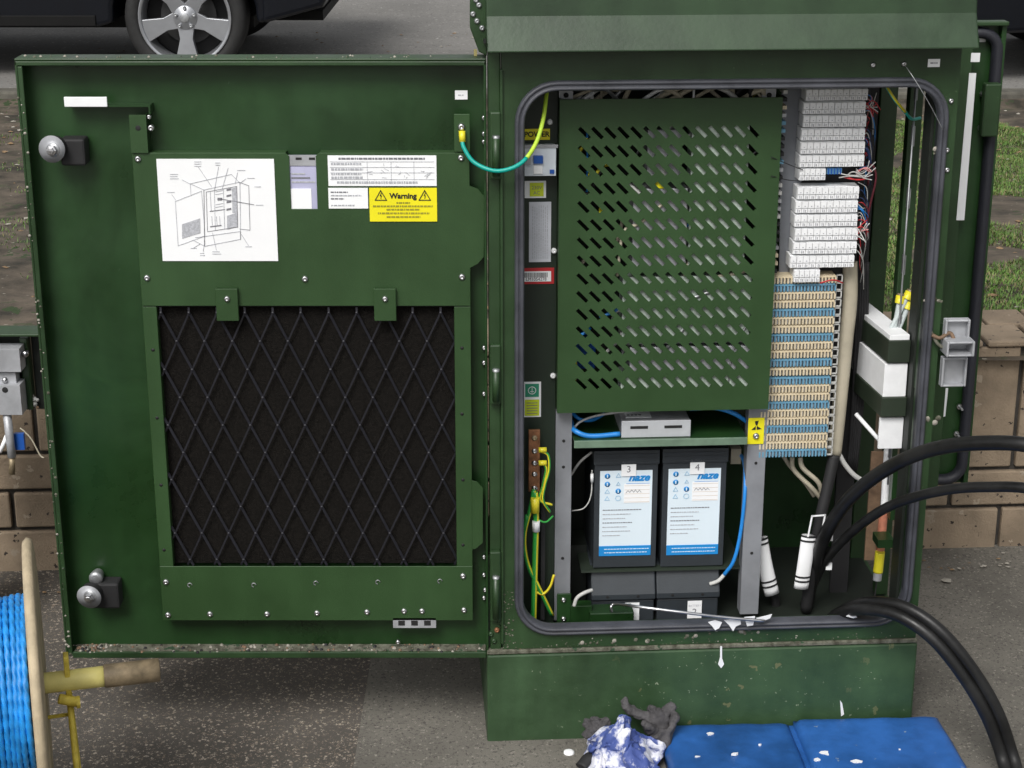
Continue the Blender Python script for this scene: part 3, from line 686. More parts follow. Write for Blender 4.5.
# silver wire stay hooked across the sill
cable('wire_stay', [(612, 612, .04), (611, 607, .04), (616, 604, .04), (640, 607, -.005), (680, 612, -.022), (722, 617, -.024), (765, 621, -.024)], .0028, steel, cab)

# ---- terminal rack
YT = .10
rack = MB()
a = rect(CF, 787, 85, 800, 285, YT+.01); rack.prism([xz(CF, 782, 82, YT+.03), xz(CF, 805, 82, YT+.03), xz(CF, 797, 290, YT+.03), xz(CF, 779, 278, YT+.03)], YT+.03, YT+.034, mat('grey_side_plate', (.17, .18, .20), .5, var=.1))
ra = rect(CF, 774, 280, 843, 456, YT+.035); rack.box(ra[0], ra[1], YT+.035, YT+.05, ra[2]+.005, z1c, black_m)
rk = rack.build('terminal_rack', cab)
def wrow(y0, y1, xl, xr, full=True):
    b = MB(); a = rect(CF, xl, y0, xr, y1, YT-.01); X = a[1]-a[0]; Z = a[3]-a[2]; yf = YT-.01
    b.box(a[0], a[1], yf+.006, YT+.028, a[2]+.0005, a[3]-.0005, white)
    n = 10 if full else 5
    for i in range(n):
        u0, u1 = a[0]+X*i/n+.0004, a[0]+X*(i+1)/n-.0004; j = random.uniform(-.0008, .0008)
        b.box(u0, u1, yf+j, yf+.0055, a[2]+Z*.44, a[3]-Z*.06, white)
        b.box(u0, u1, yf+.0012+j, yf+.0055, a[2]+Z*.05, a[2]+Z*.40, white)
        cxx = (u0+u1)/2
        b.box(cxx-.0022, cxx-.0004, yf+.0006+j, yf+.0011+j, a[2]+Z*.1, a[2]+Z*.34, inkl); b.box(cxx+.001, cxx+.002, yf+.0006+j, yf+.0011+j, a[2]+Z*.1, a[2]+Z*.30, ink)
        b.box(cxx-.001, cxx+.0015, yf-.0006+j, yf-.0002+j, a[2]+Z*.55, a[2]+Z*.62, inkl)
    return b.build('terminal_module', rk, bevel=.0008, bseg=1)
def XT(x_at_top, y): return x_at_top - (x_at_top-512)/5700*(y-90)
yy = 88.5
for i in range(6):
    j = random.uniform(-1, 1); wrow(yy, yy+12.6, XT(806, yy+6)+j-.7*i, XT(868, yy+6)+j); yy += 13.3
wrow(168.5, 181, 799.5, 826, False)
yy = 187
for i in range(6):
    j = random.uniform(-1, 1); wrow(yy, yy+12.8, XT(803, yy+6)+j-.6*i, XT(866, yy+6)+j); yy += 13.7
wrow(269.5, 283, 794, 820, False)
b = MB(); a = pbox(b, CF, 827, 168, 842, 174, YT-.004, YT+.03, blue_t)
for i in range(5): b.box(a[0]+(a[1]-a[0])*(i+.2)/5, a[0]+(a[1]-a[0])*(i+.6)/5, YT-.007, YT-.0045, a[2], a[3], blue_d)
b.build('terminal_strip', rk)
SB = MB(); SY = MB()
def strip(yc, kind, xl=None, xr=None):
    b = MB(); xl = xl or XT(778, yc)-1.4; xr = xr or XT(847.5, yc)-.5; a = rect(CF, xl, yc-3.9, xr, yc+3.9, YT); X = a[1]-a[0]; Z = a[3]-a[2]
    m = blue_t if kind == 'B' else beige
    b.box(a[0], a[1], YT+.008, YT+.034, a[2], a[3], m)
    n = 20
    b.box(a[0], a[1], YT+.001, YT+.0075, a[3]-Z*.24, a[3]-Z*.02, m)
    for i in range(n+1):
        u = a[0]+X*i/n; b.box(u-.0014, u+.0014, YT-.0005, YT+.0075, a[2]+Z*.06, a[3]-Z*.26, m)
    for i in range(n): u = a[0]+X*(i+.5)/n; b.box(u-.0009, u+.0009, YT+.004, YT+.0077, a[2]+Z*.06, a[3]-Z*.26, zinc if i % 3 else inkl)
    b.build('terminal_strip', rk)
    # guide loop at the right, clip at the left
    SB.seg2([(a[1]+.003, a[2]+.001), (a[1]+.013, a[2]+.001), (a[1]+.013, a[3]-.001), (a[1]+.003, a[3]-.001)], .0018, YT+.010, .004, white_w, True)
    SY.box(a[0]-.006, a[0]-.001, YT+.004, YT+.02, a[2]+.002, a[3]-.002, white_w if kind != 'B' else alum)
seq = [(280, 'Y'), (288, 'B'), (296, 'Y'), (304.5, 'Y'), (313, 'B'), (321, 'Y'), (329.5, 'Y'), (338, 'B'), (346, 'Y'), (354.5, 'Y'), (363, 'B'), (372, 'Y'), (381, 'B'), (389, 'Y'), (397.3, 'Y'), (405.5, 'B'), (413.3, 'Y'), (421.3, 'Y'), (429.3, 'B'), (437.3, 'Y'), (445.3, 'Y'), (453.3, 'B')]
for y, k in seq: strip(y, k)
for k in range(24):
    y = 92+k*7.8; q = P(785.5-(y-100)*.058, y, YT-.012); SY.box(q.x-.004, q.x+.003, YT-.012, YT+.02, q.z-.003, q.z+.003, random.choice([white_w, beige, black_m, blue_t, alum]))
SB.build('wire_guide', rk); SY.build('edge_connector', rk)
# jumper wires, red and white flying leads
b = MB()
for (ax, ay) in ((868, 106), (862, 172), (856, 232)):
    for k in range(9):
        m = random.choice([red, white_w, mat('pink_wire', (.6, .25, .25), .4), white_w])
        p = [(ax-6, ay+random.uniform(-4, 4), YT), (ax+2+random.uniform(-3, 3), ay+random.uniform(-6, 6), YT-.01), (ax+random.uniform(4, 14), ay+random.uniform(-14, 12), YT-.01-random.random()*.02)]
        b.tube(px_path(CF, p, 4), .0009, m, 5)
for k in range(5):
    b.tube(px_path(CF, [(836+k*3, 176+random.uniform(-4, 4), YT), (848+k*2, 176+random.uniform(-5, 5), YT-.012), (862+k, 175+random.uniform(-6, 6), YT-.01)], 5), .0012, random.choice([white_w, red, white_w]), 5)
b.tube(px_path(CF, [(868, 185, YT+.02), (871, 165, YT), (876, 178, YT), (868, 215, YT+.02), (866, 240, YT+.02)], 6), .002, mat('maroon_wire', (.12, .02, .03), .5), 6)
b.tube(px_path(CF, [(866, 88, YT+.03), (872, 130, YT+.03), (866, 180, YT+.03), (860, 260, YT+.04)], 6), .006, black_m, 8)
b.tube(px_path(CF, [(862, 155, YT+.01), (866, 148, YT), (870, 160, YT+.01), (864, 172, YT+.01)], 6), .003, mat('navy_wire', (.02, .04, .12), .5), 6)
b.tube(px_path(CF, [(771, 157, YC-.004), (790, 165, YT-.02), (803, 170, YT-.012)], 5), .0008, black_m, 5); b.tube(px_path(CF, [(771, 176, YC-.004), (788, 180, YT-.02), (800, 181, YT-.012)], 5), .0008, black_m, 5)
for k in range(46):
    m = random.choice([white_w, red, blue_wire, black_m, mat('pink_wire', (.6, .25, .25), .4), white_w, mat('navy_wire', (.02, .04, .12), .5), black_m])
    y0_ = random.uniform(92, 250); x0_ = 868-(y0_-90)*.065
    b.tube(px_path(CF, [(x0_-4, y0_, YT+.01), (x0_+random.uniform(1, 5), y0_+random.uniform(-3, 8), YT+.005), (x0_+random.uniform(-1, 9), y0_+random.uniform(8, 24), YT+.02), (x0_+random.uniform(-2, 6), y0_+random.uniform(26, 50), YT+.05)], 4), .0009, m, 5)
b.tube(px_path(CF, [(820, 283, YT-.01), (833, 280, YT-.01), (843, 283, YT)], 5), .0015, red, 5)
b.build('jumper_wires', rk)
# beige cable trunk and what hangs below
b = MB(); b.tube(px_path(CF, [(850, 262, YT+.03), (850, 300, YT+.03), (846, 340, YT+.03), (842, 380, YT+.03), (838, 420, YT+.03), (834, 456, YT+.03)], 5), [.0135]*26, beige_c, 14, flat=.7); b.build('cable_trunk', cab)
# dark ribbed loom right of it
b = MB()
for k in range(5): b.tube(px_path(CF, [(858+k*2.4, 262, YT+.08), (856+k*2.6, 330, YT+.09), (853+k*2.4, 400, YT+.1), (848+k*2, 470, YT+.1)], 5), .0035, black_m, 6)
pbox(b, CF, 845, 88, 863, 600, YT+.12, YT+.13, black_m); b.build('dark_loom', cab)
cable('beige_cable', [(792, 457, YT+.03), (794, 470, YT+.04), (812, 488, YT+.04), (822, 500, YT+.05)], .0045, beige_c, cab)
cable('beige_cable', [(800, 457, YT+.03), (803, 468, YT+.03), (818, 482, YT+.03), (822, 494, YT+.04)], .0045, beige_c, cab)
cable('beige_cable', [(784, 457, YT+.03), (790, 466, YT+.05), (806, 484, YT+.05), (814, 496, YT+.06)], .004, beige_c, cab)
cable('beige_cable', [(838, 452, YT+.03), (846, 466, YT+.03), (858, 478, YT+.03), (875, 484, YT+.04)], .0048, white_w, cab)
cable('black_trunk_cable', [(834, 455, YT+.02), (829, 480, YT+.01), (820, 520, YT), (812, 560, YT+.01), (806, 610, YT+.03)], .011, black_m, cab)
cable('black_trunk_cable', [(757, 525, YT+.06), (764, 560, YT+.06), (775, 600, YT+.07), (778, 625, YT+.08)], .009, black_m, cab)
def ctag(pts, r, marks):
    b = MB(); b.tube(px_path(CF, pts, 6), r, paper, 12, flat=.45); P_ = px_path(CF, pts, 6); tg = b.build('cable_tag', cab)
    for k in marks:
        b = MB(); i = int(k*(len(P_)-2)); d = (P_[i+1]-P_[i]).normalized(); b.tube([P_[i], P_[i]+d*.0035], r*1.05, black_m, 12, flat=.5); b.build('tag_band', tg)
ctag([(760, 538, YT+.04), (765, 565, YT+.04), (772, 594, YT+.045)], .0145, (.08, .16, .84, .92))
ctag([(809, 535, YT-.006), (805, 562, YT-.006), (801, 588, YT)], .014, (.06, .12, .88, .95))
b = MB(); b.seg2([xz(CF, 808, 536, YT-.02), xz(CF, 812, 516, YT-.02), xz(CF, 825, 515, YT-.02), xz(CF, 822, 530, YT-.02), xz(CF, 818, 545, YT-.02)], .003, YT-.02, .001, paper)
b.build('paper_scrap', cab)
for q4 in ((823, 534, 833, 541), (826, 563, 832, 570)): b = MB(); pbox(b, CF, *q4, YT, YT+.002, paper); b.build('paper_scrap', cab)
# splice tray bracket on the right
b = MB()
def quad(b, pts, y, m, th=.003): b.prism([xz(CF, *p, y) for p in pts], y-th, y, m)
dk = mat('dark_bracket_paint', (.020, .030, .018), .5, var=.2)
YB = .16
tr = MB()
# box seen obliquely: long flank running back to the left, short face to the front
def ob(b, fl, fr_, zt, zb, m, y_f=.05, y_b=.42, sx=-.035):   # fl/fr_ pixel x of the front face, zt/zb pixel y
    p0, p1 = P(fl, zt, y_f), P(fr_, zt, y_f); q0 = P(fl, zb, y_f)
    bx = P(fl, zt, y_f).x
    xs = bx; xe = p1.x; z1_ = p0.z; z0_ = q0.z
    V = [(xs, y_f, z0_), (xe, y_f, z0_), (xe+sx, y_b, z0_), (xs+sx, y_b, z0_), (xs, y_f, z1_), (xe, y_f, z1_), (xe+sx, y_b, z1_), (xs+sx, y_b, z1_)]
    b.add(V, [(0,3,2,1),(4,5,6,7),(0,1,5,4),(1,2,6,5),(2,3,7,6),(3,0,4,7)], m)
b = MB(); ob(b, 889, 911, 341, 363, dk); b.build('splice_tray', cab, bevel=.001)
b = MB(); ob(b, 890, 910, 335, 340.5, white, .055, .40); b.build('tray_lid', cab, bevel=.001)
b = MB(); ob(b, 885, 908, 364, 397, white, .055, .42); b.build('white_duct', cab, bevel=.001)
b = MB(); ob(b, 882, 907, 398, 417, dk); b.build('splice_tray', cab, bevel=.001)
b = MB(); ob(b, 880, 904, 418, 449, white, .06, .066, 0); b.build('white_duct', cab, bevel=.001)
b = MB(); b.tube([P(856, 414, .12), P(881, 442, .07)], .004, white, 8); b.build('duct_strut', cab)
b = MB(); pbox(b, CF, 868, 452, 880, 560, .17, .175, brown_b); b.build('splice_board', cab)
cable('white_tube', [(888, 450, .13), (886, 480, .13), (884, 512, .13)], .0075, white, cab)
cable('splice_sleeve', [(884, 510, .13), (882, 530, .13), (880, 552, .13)], .0085, mat('pale_red_sleeve', (.42, .16, .10), .5, var=.3, vs=30), cab)
cable('splice_sleeve', [(880, 552, .12), (879, 562, .12), (878, 572, .12)], [.0095]*17, yel_w, cab)
cable('splice_cap', [(878, 572, .12), (877, 580, .12)], .0085, alum, cab)
cable('dark_wire', [(877, 580, .12), (875, 595, .12), (873, 612, .12)], .0015, black_m, cab)
b = MB(); c = P(898, 480, .12); pbox(b, CF, 892, 460, 898, 520, .10, .12, green_in); pbox(b, CF, 878, 540, 894, 548, .08, .12, green_in); b.build('green_clip', cab)
# sealed test leads with yellow caps
for (x0, y0, x1, y1) in ((893, 334, 900, 300), (896, 336, 908, 306), (890, 330, 908, 296)):
    b = MB(); p, q = P(x0, y0, .10), P(x1, y1, .11); d = (q-p).normalized()
    b.lathe(p, d, [(0, .004), ((q-p).length, .005)], mat('frosted_tube', (.45, .50, .50), .4), 12)
    b.lathe(q-d*.006, d, [(0, .0085), (.014, .0085), (.014, 0)], yel_w, 14); b.lathe(q+d*.0085, d, [(0, .007), (.003, .007), (.003, 0)], brass, 14)
    b.build('capped_lead', cab)
cable('earth_lead', [(886, 86, .05), (895, 100, .04), (905, 112, .06)], .0028, yel_w, cab, teal_w)
cable('earth_lead', [(905, 112, .06), (912, 119, .08), (920, 118, .10)], .0028, teal_w, cab)
# paper/paint drips on the seal and plinth
b = MB()
def splat(b, fr, pts, y, m, th=.0012): b.prism([xz(fr, px, py, y) for px, py in pts], y-th, y, m)
splat(b, CF, [(708, 622), (715, 620), (722, 622), (719, 628), (715, 630), (712, 626)], -.0165, paint_w)
splat(b, CF, [(724, 620), (740, 618), (741, 624), (736, 626), (733, 631), (729, 625)], -.0165, paint_w)
splat(b, CF, [(744, 617), (755, 616), (753, 625), (747, 626)], -.0165, paint_w); splat(b, CF, [(756, 618), (772, 614), (770, 618), (760, 622)], -.0165, paint_w)
splat(b, CF, [(846, 616), (852, 613), (857, 617), (853, 618)], -.0165, paint_w)
splat(b, CF, [(720, 646), (722, 646), (722, 658), (724, 664), (721, 668), (718, 664), (720, 657)], -.005, paint_w); splat(b, CF, [(840, 700), (842, 703), (844, 714), (841, 716)], -.005, paint_w)
b.build('paint_drips', cab)
# dried streaks
# ================================================================== OPEN DOOR
D = lambda px, py, y=0: DF.p(px, py, y)
dX0, dX1 = D(14, 60).x, D(487, 300).x; dZ0, dZ1 = D(280, 656).z, D(280, 58.5).z
yp = .036
b = MB(); b.box(dX0+.004, dX1-.004, yp, yp+.004, dZ0+.004, dZ1-.004, green_in)
door = b.build('door', cab); door.rotation_euler = (0, 0, -YAW)
b = MB(); t = .004
b.box(dX0, dX1, 0, yp+.012, dZ1-t, dZ1, green); b.box(dX0, dX1, .0, t, dZ1-.012, dZ1-t-.0005, green)
b.box(dX0, dX0+t, 0, yp+.012, dZ0, dZ1-t-.0005, green); b.box(dX0+t, dX0+.012, 0, t, dZ0+.001, dZ1-.013, green)
b.box(dX1-t, dX1, 0, yp, dZ0, dZ1-t-.0005, green_in)
b.box(dX0+t, dX1-t-.0005, 0, yp-.0005, dZ0, dZ0+t, green); b.box(dX0+.0125, dX1-t-.0005, -.001, t, dZ0-.004, dZ0+.008, green)
b.build('rim', door, bevel=.0015)
b = MB(); b.box(dX0+.014, dX1-.006, t+.0005, yp-.001, dZ0+t+.0005, dZ0+.0065, dirt)
for _ in range(260):
    s = random.uniform(.001, .004); x = random.uniform(dX0+.01, dX1-.01)
    if random.random() < .3: x = dX0+.02+abs(random.gauss(0, .03))
    b.lathe((x, random.uniform(.0, yp-.003), dZ0+.007), (0, 0, 1), [(0, s), (s*.6, s*.7), (s, 0)], random.choice([dirt, st, brown_b, black_m]), 6)
for _ in range(60):
    s = random.uniform(.001, .003); b.lathe((dX0-.0005 if False else dX0+random.uniform(0, .01), 0, random.uniform(dZ0, dZ1)), (0, -1, 0), [(0, s), (s*.5, s*.6), (s*.7, 0)], random.choice([st, dirt]), 6)
for _ in range(40):
    s = random.uniform(.001, .003); b.lathe((random.uniform(dX0, dX1), random.uniform(0, .03), dZ1), (0, 0, 1), [(0, s), (s*.6, s*.7), (s, 0)], random.choice([st, dirt]), 6)
b.build('ledge_grime', door, kind='stuff')
# liner plate
yl = .008
lx = [D(137, 230, yl).x, D(470, 230, yl).x]; lzt, lzb = D(300, 153, yl).z, D(300, 306, yl).z
b = MB(); s0, s1 = D(290, 180, yl).x, D(316.5, 180, yl).x; sz = D(300, 209, yl).z
b.prism([(lx[0], lzb), (lx[1], lzb), (lx[1], D(470, 268, yl).z), (D(478, 264, yl).x, D(478, 264, yl).z), (D(484, 257, yl).x, D(484, 257, yl).z), (D(485, 197, yl).x, D(485, 197, yl).z), (D(478, 189, yl).x, D(478, 189, yl).z), (lx[1], D(472, 186, yl).z), (lx[1], lzt), (s1+.006, lzt), (s1, lzt-.005), (s1, sz), (s0, sz), (s0, lzt-.005), (s0-.006, lzt), (lx[0], lzt)], yl, yl+.002, green_cover)
b.box(lx[0], lx[0]+.002, yl+.002, yp-.001, lzb, lzt, green_cover); b.box(lx[0]+.002, s0-.006, yl+.002, yp-.001, lzt-.002, lzt, green_cover); b.box(s1+.006, lx[1], yl+.002, yp-.001, lzt-.002, lzt, green_cover)
b.build('liner_plate', door, bevel=.0006, bseg=1)
b = MB(); b.box(s0-.02, s1+.02, yl+.004, yl+.0045, sz-.02, lzt-.004, mat('lavender_paper', (.42, .42, .58), .6)); b.box(s0-.005, s1+.01, yl+.0025, yl+.0035, lzt-.022, lzt-.004, alum)
for u in (.35, .85): b.box(s0+(s1-s0)*u-.005, s0+(s1-s0)*u+.005, yl+.002, yl+.0024, lzt-.012, lzt-.008, inkb)
b.box(s0, s0+(s1-s0)*.78, yl+.0030, yl+.0038, sz-.005, sz+.034, paper); 
for k in range(3): b.box(s0+.002, s1-.003-.008*k, yl+.0032, yl+.0036, sz+.044+.007*k, sz+.0465+.007*k, ink if k == 1 else inkl)
b.build('document_pocket', door)
# filter frame
fx0, fx1 = D(152.5, 440, yl).x, D(463, 440, yl).x
fx0 = lx[0]; fx1 = lx[1]
ix0, ix1 = D(165, 440, yl).x, D(455.5, 440, yl).x; fz0 = D(310, 620, yl).z; iz0 = D(310, 567, yl).z; fzt = lzb-.0015
b = MB(); b.box(fx0, ix0, yl, yl+.002, iz0, fzt, green_cover); b.box(ix1, fx1, yl, yl+.002, iz0, fzt, green_cover); b.box(fx0, fx1, yl-.002, yl, fz0, iz0+.002, green_cover)
b.box(ix0-.002, ix0, yl+.002, yp-.002, iz0, fzt, green_cover); b.box(ix1, ix1+.002, yl+.002, yp-.002, iz0, fzt, green_cover); b.box(fx0, fx0+.002, yl+.002, yp-.002, fz0, fzt, green_cover)
b.box(fx0+.003, fx1, yl, yp-.002, fz0, fz0+.002, green_cover); b.box(ix0, ix1, yl+.002, yp-.002, fzt+.0, fzt+.0015, black_m)
pts = [(470, 480), (477, 482), (483, 488), (483, 543), (476, 549), (470, 550)]
b.prism([xz(DF, *p, yl) for p in pts], yl+.0005, yl+.0025, green_cover)
b.build('filter_frame', door, bevel=.0006, bseg=1)
b = MB(); b.box(ix0, ix1, .026, .034, iz0, fzt, foam); b.build('filter_foam', door)
b = MB(); dxm = D(327.3, 440, .016).x-D(300, 440, .016).x; dzm = (D(300, 400, .016).z-D(300, 455, .016).z)
def clipseg(p, q):
    (x0, z0), (x1, z1) = p, q; t0, t1 = 0, 1; dx, dz = x1-x0, z1-z0
    for pp, qq in ((-dx, x0-ix0), (dx, ix1-x0), (-dz, z0-iz0), (dz, fzt-.012-z0)):
        if abs(pp) < 1e-9:
            if qq < 0: return None
        else:
            r_ = qq/pp
            if pp < 0: t0 = max(t0, r_)
            else: t1 = min(t1, r_)
    return None if t0 >= t1 else ((x0+dx*t0, z0+dz*t0), (x0+dx*t1, z0+dz*t1))
H = fzt-iz0; sl_ = dzm/dxm
for k in range(-12, 40):
    xs = ix0+k*dxm+.006; ztop = fzt-.012
    for sgn, yy_, ww, th in ((1, .014, .0019, .0045), (-1, .0165, .0026, .003)):
        c = clipseg((xs, ztop), (xs+sgn*H/sl_, ztop-H))
        if c:
            (xa_, za_), (xb2, zb2) = c; dx_, dz_ = xb2-xa_, zb2-za_; L_ = math.hypot(dx_, dz_); nx_, nz_ = -dz_/L_, dx_/L_
            if nz_ < 0: nx_, nz_ = -nx_, -nz_
            hw = .0015; dd = .0020 if sgn > 0 else -.0004
            V = [(xa_+nx_*hw, yy_+dd, za_+nz_*hw), (xa_-nx_*hw, yy_-dd, za_-nz_*hw), (xb2-nx_*hw, yy_-dd, zb2-nz_*hw), (xb2+nx_*hw, yy_+dd, zb2+nz_*hw)]
            b.add(V+[(p[0], p[1]+.0015, p[2]) for p in V], [(0,1,2,3), (7,6,5,4), (0,4,5,1), (1,5,6,2), (2,6,7,3), (3,7,4,0)], meshm)
    if ix0 < xs < ix1: b.seg2([(xs, ztop), (xs, fzt-.004)], .0035, .016, .003, meshm)
for k in range(0, 16):      # knuckles where strands cross
    for j in range(0, 12):
        x = ix0+.006+(k+(j % 2)/2)*dxm; z = fzt-.012-j*dzm/2
        if ix0 < x < ix1-.003 and z > iz0+.005: b.lathe((x, .0115, z), (0, -1, 0), [(0, .0024), (.0008, .0015), (.001, 0)], meshm, 8)
b.build('expanded_mesh', door)
for px, py in ((138, 159), (147, 278), (305, 279), (462, 277), (461, 158), (166, 582), (463, 576), (168, 615), (210, 614), (267, 614), (317, 613), (367, 612), (404, 611), (422, 611), (464, 610)):
    screw(DF, px, py, yl-.002 if py > 560 else yl, door, .0058 if py < 600 else .0056)
for px, py in ((190, 585), (254, 585), (316, 583), (378, 582), (440, 581)):
    b = MB(); c = D(px, py, yl-.0022); b.tube(smooth_path([c+Vector((.004*math.cos(a), -.0008, .004*math.sin(a))) for a in (0, 1.2, 2.4, 3.6, 4.6)], 4), .0009, zinc, 5); b.build('mesh_hook', door)
for px, py in ((153, 350), (157, 418), (161, 485), (164, 550), (462, 348), (462, 414), (463, 480), (463, 545)):
    b = MB(); b.lathe(D(px, py, yl-.0003), (0, -1, 0), [(0, .003), (.0002, .003), (.0002, 0)], inkb, 10); b.build('hole', door)
for x0, x1 in ((216, 238), (374, 396)):
    b = MB(); a = pbox(b, DF, x0, 289, x1, 321, yl-.010, yl-.007, green_cover); b.box(a[0], a[0]+.002, yl-.007, yl-.0005, a[2], a[3], green_cover); b.box(a[1]-.002, a[1], yl-.007, yl-.0005, a[2], a[3], green_cover)
    b.build('filter_clip', door, bevel=.0006, bseg=1); screw(DF, (x0+x1)/2, 299, yl-.011, door)
# notice with the line drawing
def notice(b, a, y):
    def q(u, v): return xz(DF, 150+u/6.4, 150+v/6.4, yl-.0015)
    def L(pts, w=.0007, m=inkl, c=False): b.seg2([q(*p) for p in pts], w, y, .0003, m, c)
    L([(162, 328), (330, 262), (352, 550), (180, 612)], c=True); L([(258, 215), (520, 155), (570, 205), (345, 255)], c=True); L([(258, 215), (262, 285)]); L([(345, 255), (350, 610)], .0009, ink)
    L([(570, 205), (632, 228), (640, 512), (575, 505)], m=ink); L([(575, 205), (580, 570)], .0009); L([(275, 575), (350, 615), (580, 570), (578, 520), (290, 560)], .0008)
    b.prism([q(205, 475), q(320, 437), q(322, 530), q(206, 566)], y-.0003, y, inkl)
    b.prism([q(494, 420), q(560, 400), q(562, 490), q(494, 508)], y-.0003, y, inkl); b.prism([q(525, 245), q(555, 237), q(558, 400), q(528, 402)], y-.0002, y, inkl)
    L([(360, 268), (555, 232), (562, 492), (368, 522)], m=ink, c=True)
    L([(412, 262), (418, 515)]); L([(470, 252), (478, 505)]); L([(385, 392), (478, 380)], .0012, ink); L([(388, 490), (455, 482)], .0016, ink); L([(385, 265), (392, 390)])
    for v in (250, 288, 328, 375): b.prism([q(490, v), q(520, v-6), q(520, v+6), q(490, v+12)], y-.0003, y, ink)
    b.prism([q(432, 305), q(462, 305), q(462, 322), q(432, 322)], y-.0003, y, ink); L([(455, 313), (665, 350)], .001, ink)
    for v in (262, 280, 345, 362): L([(420, v+4), (466, v-4)])
    for u in (395, 425, 445): L([(u, 425), (u+4, 480)])
    for p, r_ in (((310, 110), (395, 235)), ((438, 108), (412, 262)), ((500, 115), (462, 250)), ((205, 190), (258, 218)), ((140, 285), (165, 320)), ((560, 145), (545, 215)), ((612, 185), (572, 215)), ((585, 540), (630, 610)), ((350, 580), (340, 650)), ((400, 530), (425, 640)), ((320, 600), (280, 625))): L([p, r_])
    for (u, v, w_, n_) in ((285, 75, 45, 3), (420, 82, 35, 2), (130, 155, 55, 3), (112, 270, 52, 1), (560, 130, 50, 1), (625, 180, 50, 1), (670, 235, 52, 1), (680, 352, 45, 1), (612, 618, 45, 1), (262, 628, 38, 1), (322, 660, 30, 2), (400, 650, 55, 2)):
        for k in range(n_): L([(u, v+k*14), (u+w_*random.uniform(.7, 1), v+k*14)], .0009)
label_plate('notice', DF, 159.5, 159, 276, 261, yl, paper, door, draw=notice, label='white sheet with a line drawing of the open cabinet')
def d_table(b, a, y):
    X, Z = a[1]-a[0], a[3]-a[2]; lines(b, (a[0], a[1], a[3]-Z*.2, a[3]), y, 1, ink, .1, .9, .2, .8, .5, .05)
    for v in (.2, .38, .56, .78): zz = a[3]-Z*v; b.box(a[0]+X*.02, a[1]-X*.02, y-.0003, y, zz-.0003, zz+.0003, inkl)
    for u in (.36, .58, .79): b.box(a[0]+X*u, a[0]+X*u+.0006, y-.0003, y, a[2]+Z*.18, a[3]-Z*.2, inkl)
    for i, v in enumerate((.27, .45, .60, .72, .88)): lines(b, (a[0], a[0]+X*(.36 if i < 4 else 1), a[3]-Z*(v+.06), a[3]-Z*(v-.06)), y, 1, inkl, .08, .9, 0, 1, .6, .1)
    for u in (.38, .6, .81):
        for k in range(7): q0 = (a[0]+X*(u+.02+.13*random.random()), a[2]+Z*(.28+.4*random.random())); b.seg2([q0, (q0[0]+random.uniform(-.008, .008), q0[1]+random.uniform(-.005, .005))], .0006, y, .0003, inkl)
label_plate('table_label', DF, 328, 155.5, 436.5, 186, yl, paper, door, draw=d_table)
def d_addr(b, a, y):
    Z = a[3]-a[2]
    for i, v in enumerate((.2, .36, .52, .84)): lines(b, (a[0], a[1], a[3]-Z*(v+.06), a[3]-Z*(v-.06)), y, 1, ink if i % 2 == 0 else inkl, .06, (.5, .9, .4, .7)[i], 0, 1, .5, .1)
label_plate('address_label', DF, 328.5, 188, 368, 208.5, yl, paper, door, draw=d_addr)
def d_warn(b, a, y):
    X, Z = a[1]-a[0], a[3]-a[2]; b.text('Warning', a[0]+X*.5, a[3]-Z*.24, y, .0128, inkb, 1.0, bold=.0005)
    for u in (.17, .82):
        c = a[0]+X*u; z = a[3]-Z*.36; b.seg2([(c-.0095, z), (c+.0095, z), (c, z+.0165)], .0014, y, .0003, inkb, True)
        b.seg2([(c+.001, z+.012), (c-.0012, z+.0075), (c+.0012, z+.0075), (c, z+.003)], .001, y, .0003, inkb)
    olive = mat('olive_ink', (.30, .27, .02), .7)
    for v, x0, x1 in ((.44, .4, .6), (.54, .05, .95), (.64, .25, .75), (.75, .12, .9), (.86, .25, .75)): lines(b, (a[0], a[1], a[3]-Z*(v+.04), a[3]-Z*(v-.04)), y, 1, olive, x0, x1, 0, 1, .6, .02)
label_plate('warning_label', DF, 369.5, 188, 437, 221.5, yl-.0003, yellow, door, draw=d_warn)
label_plate('label', DF, 455, 90.5, 467.5, 99.5, yp, paper, door, draw=lambda b, a, y: lines(b, a, y, 1, inkl, .25, .75, .3, .7))
# latch arm, knobs, stud brackets
b = MB(); a = pbox(b, DF, 64, 97, 107, 107, .004, .007, white); b.build('white_handle', door, bevel=.001)
b = MB(); a = rect(DF, 66, 104, 150, 107, .008); b.box(a[0], a[1], .008, yp-.001, a[2], a[2]+.003, green_in); b.box(a[1]-.003, a[1], .008, yp-.001, a[2]-.012, a[2], green_in); b.build('latch_arm', door)
b = MB(); a = pbox(b, DF, 130, 115, 147, 153, .004, .007, green_cover); b.box(a[0]+.001, a[1]-.002, .0071, yp-.001, a[2], a[2]+.003, green_in); b.box(a[1]-.002, a[1], .0071, yp-.001, a[2], a[3], green_in)
b.lathe(D(138, 128, .0036), (0, -1, 0), [(0, .0045), (.0002, .0045), (.0002, 0)], inkb, 12); b.build('latch_bracket', door, bevel=.001)
screw(DF, 149, 117, .008, door, .004); screw(DF, 151, 128, .008, door, .006)
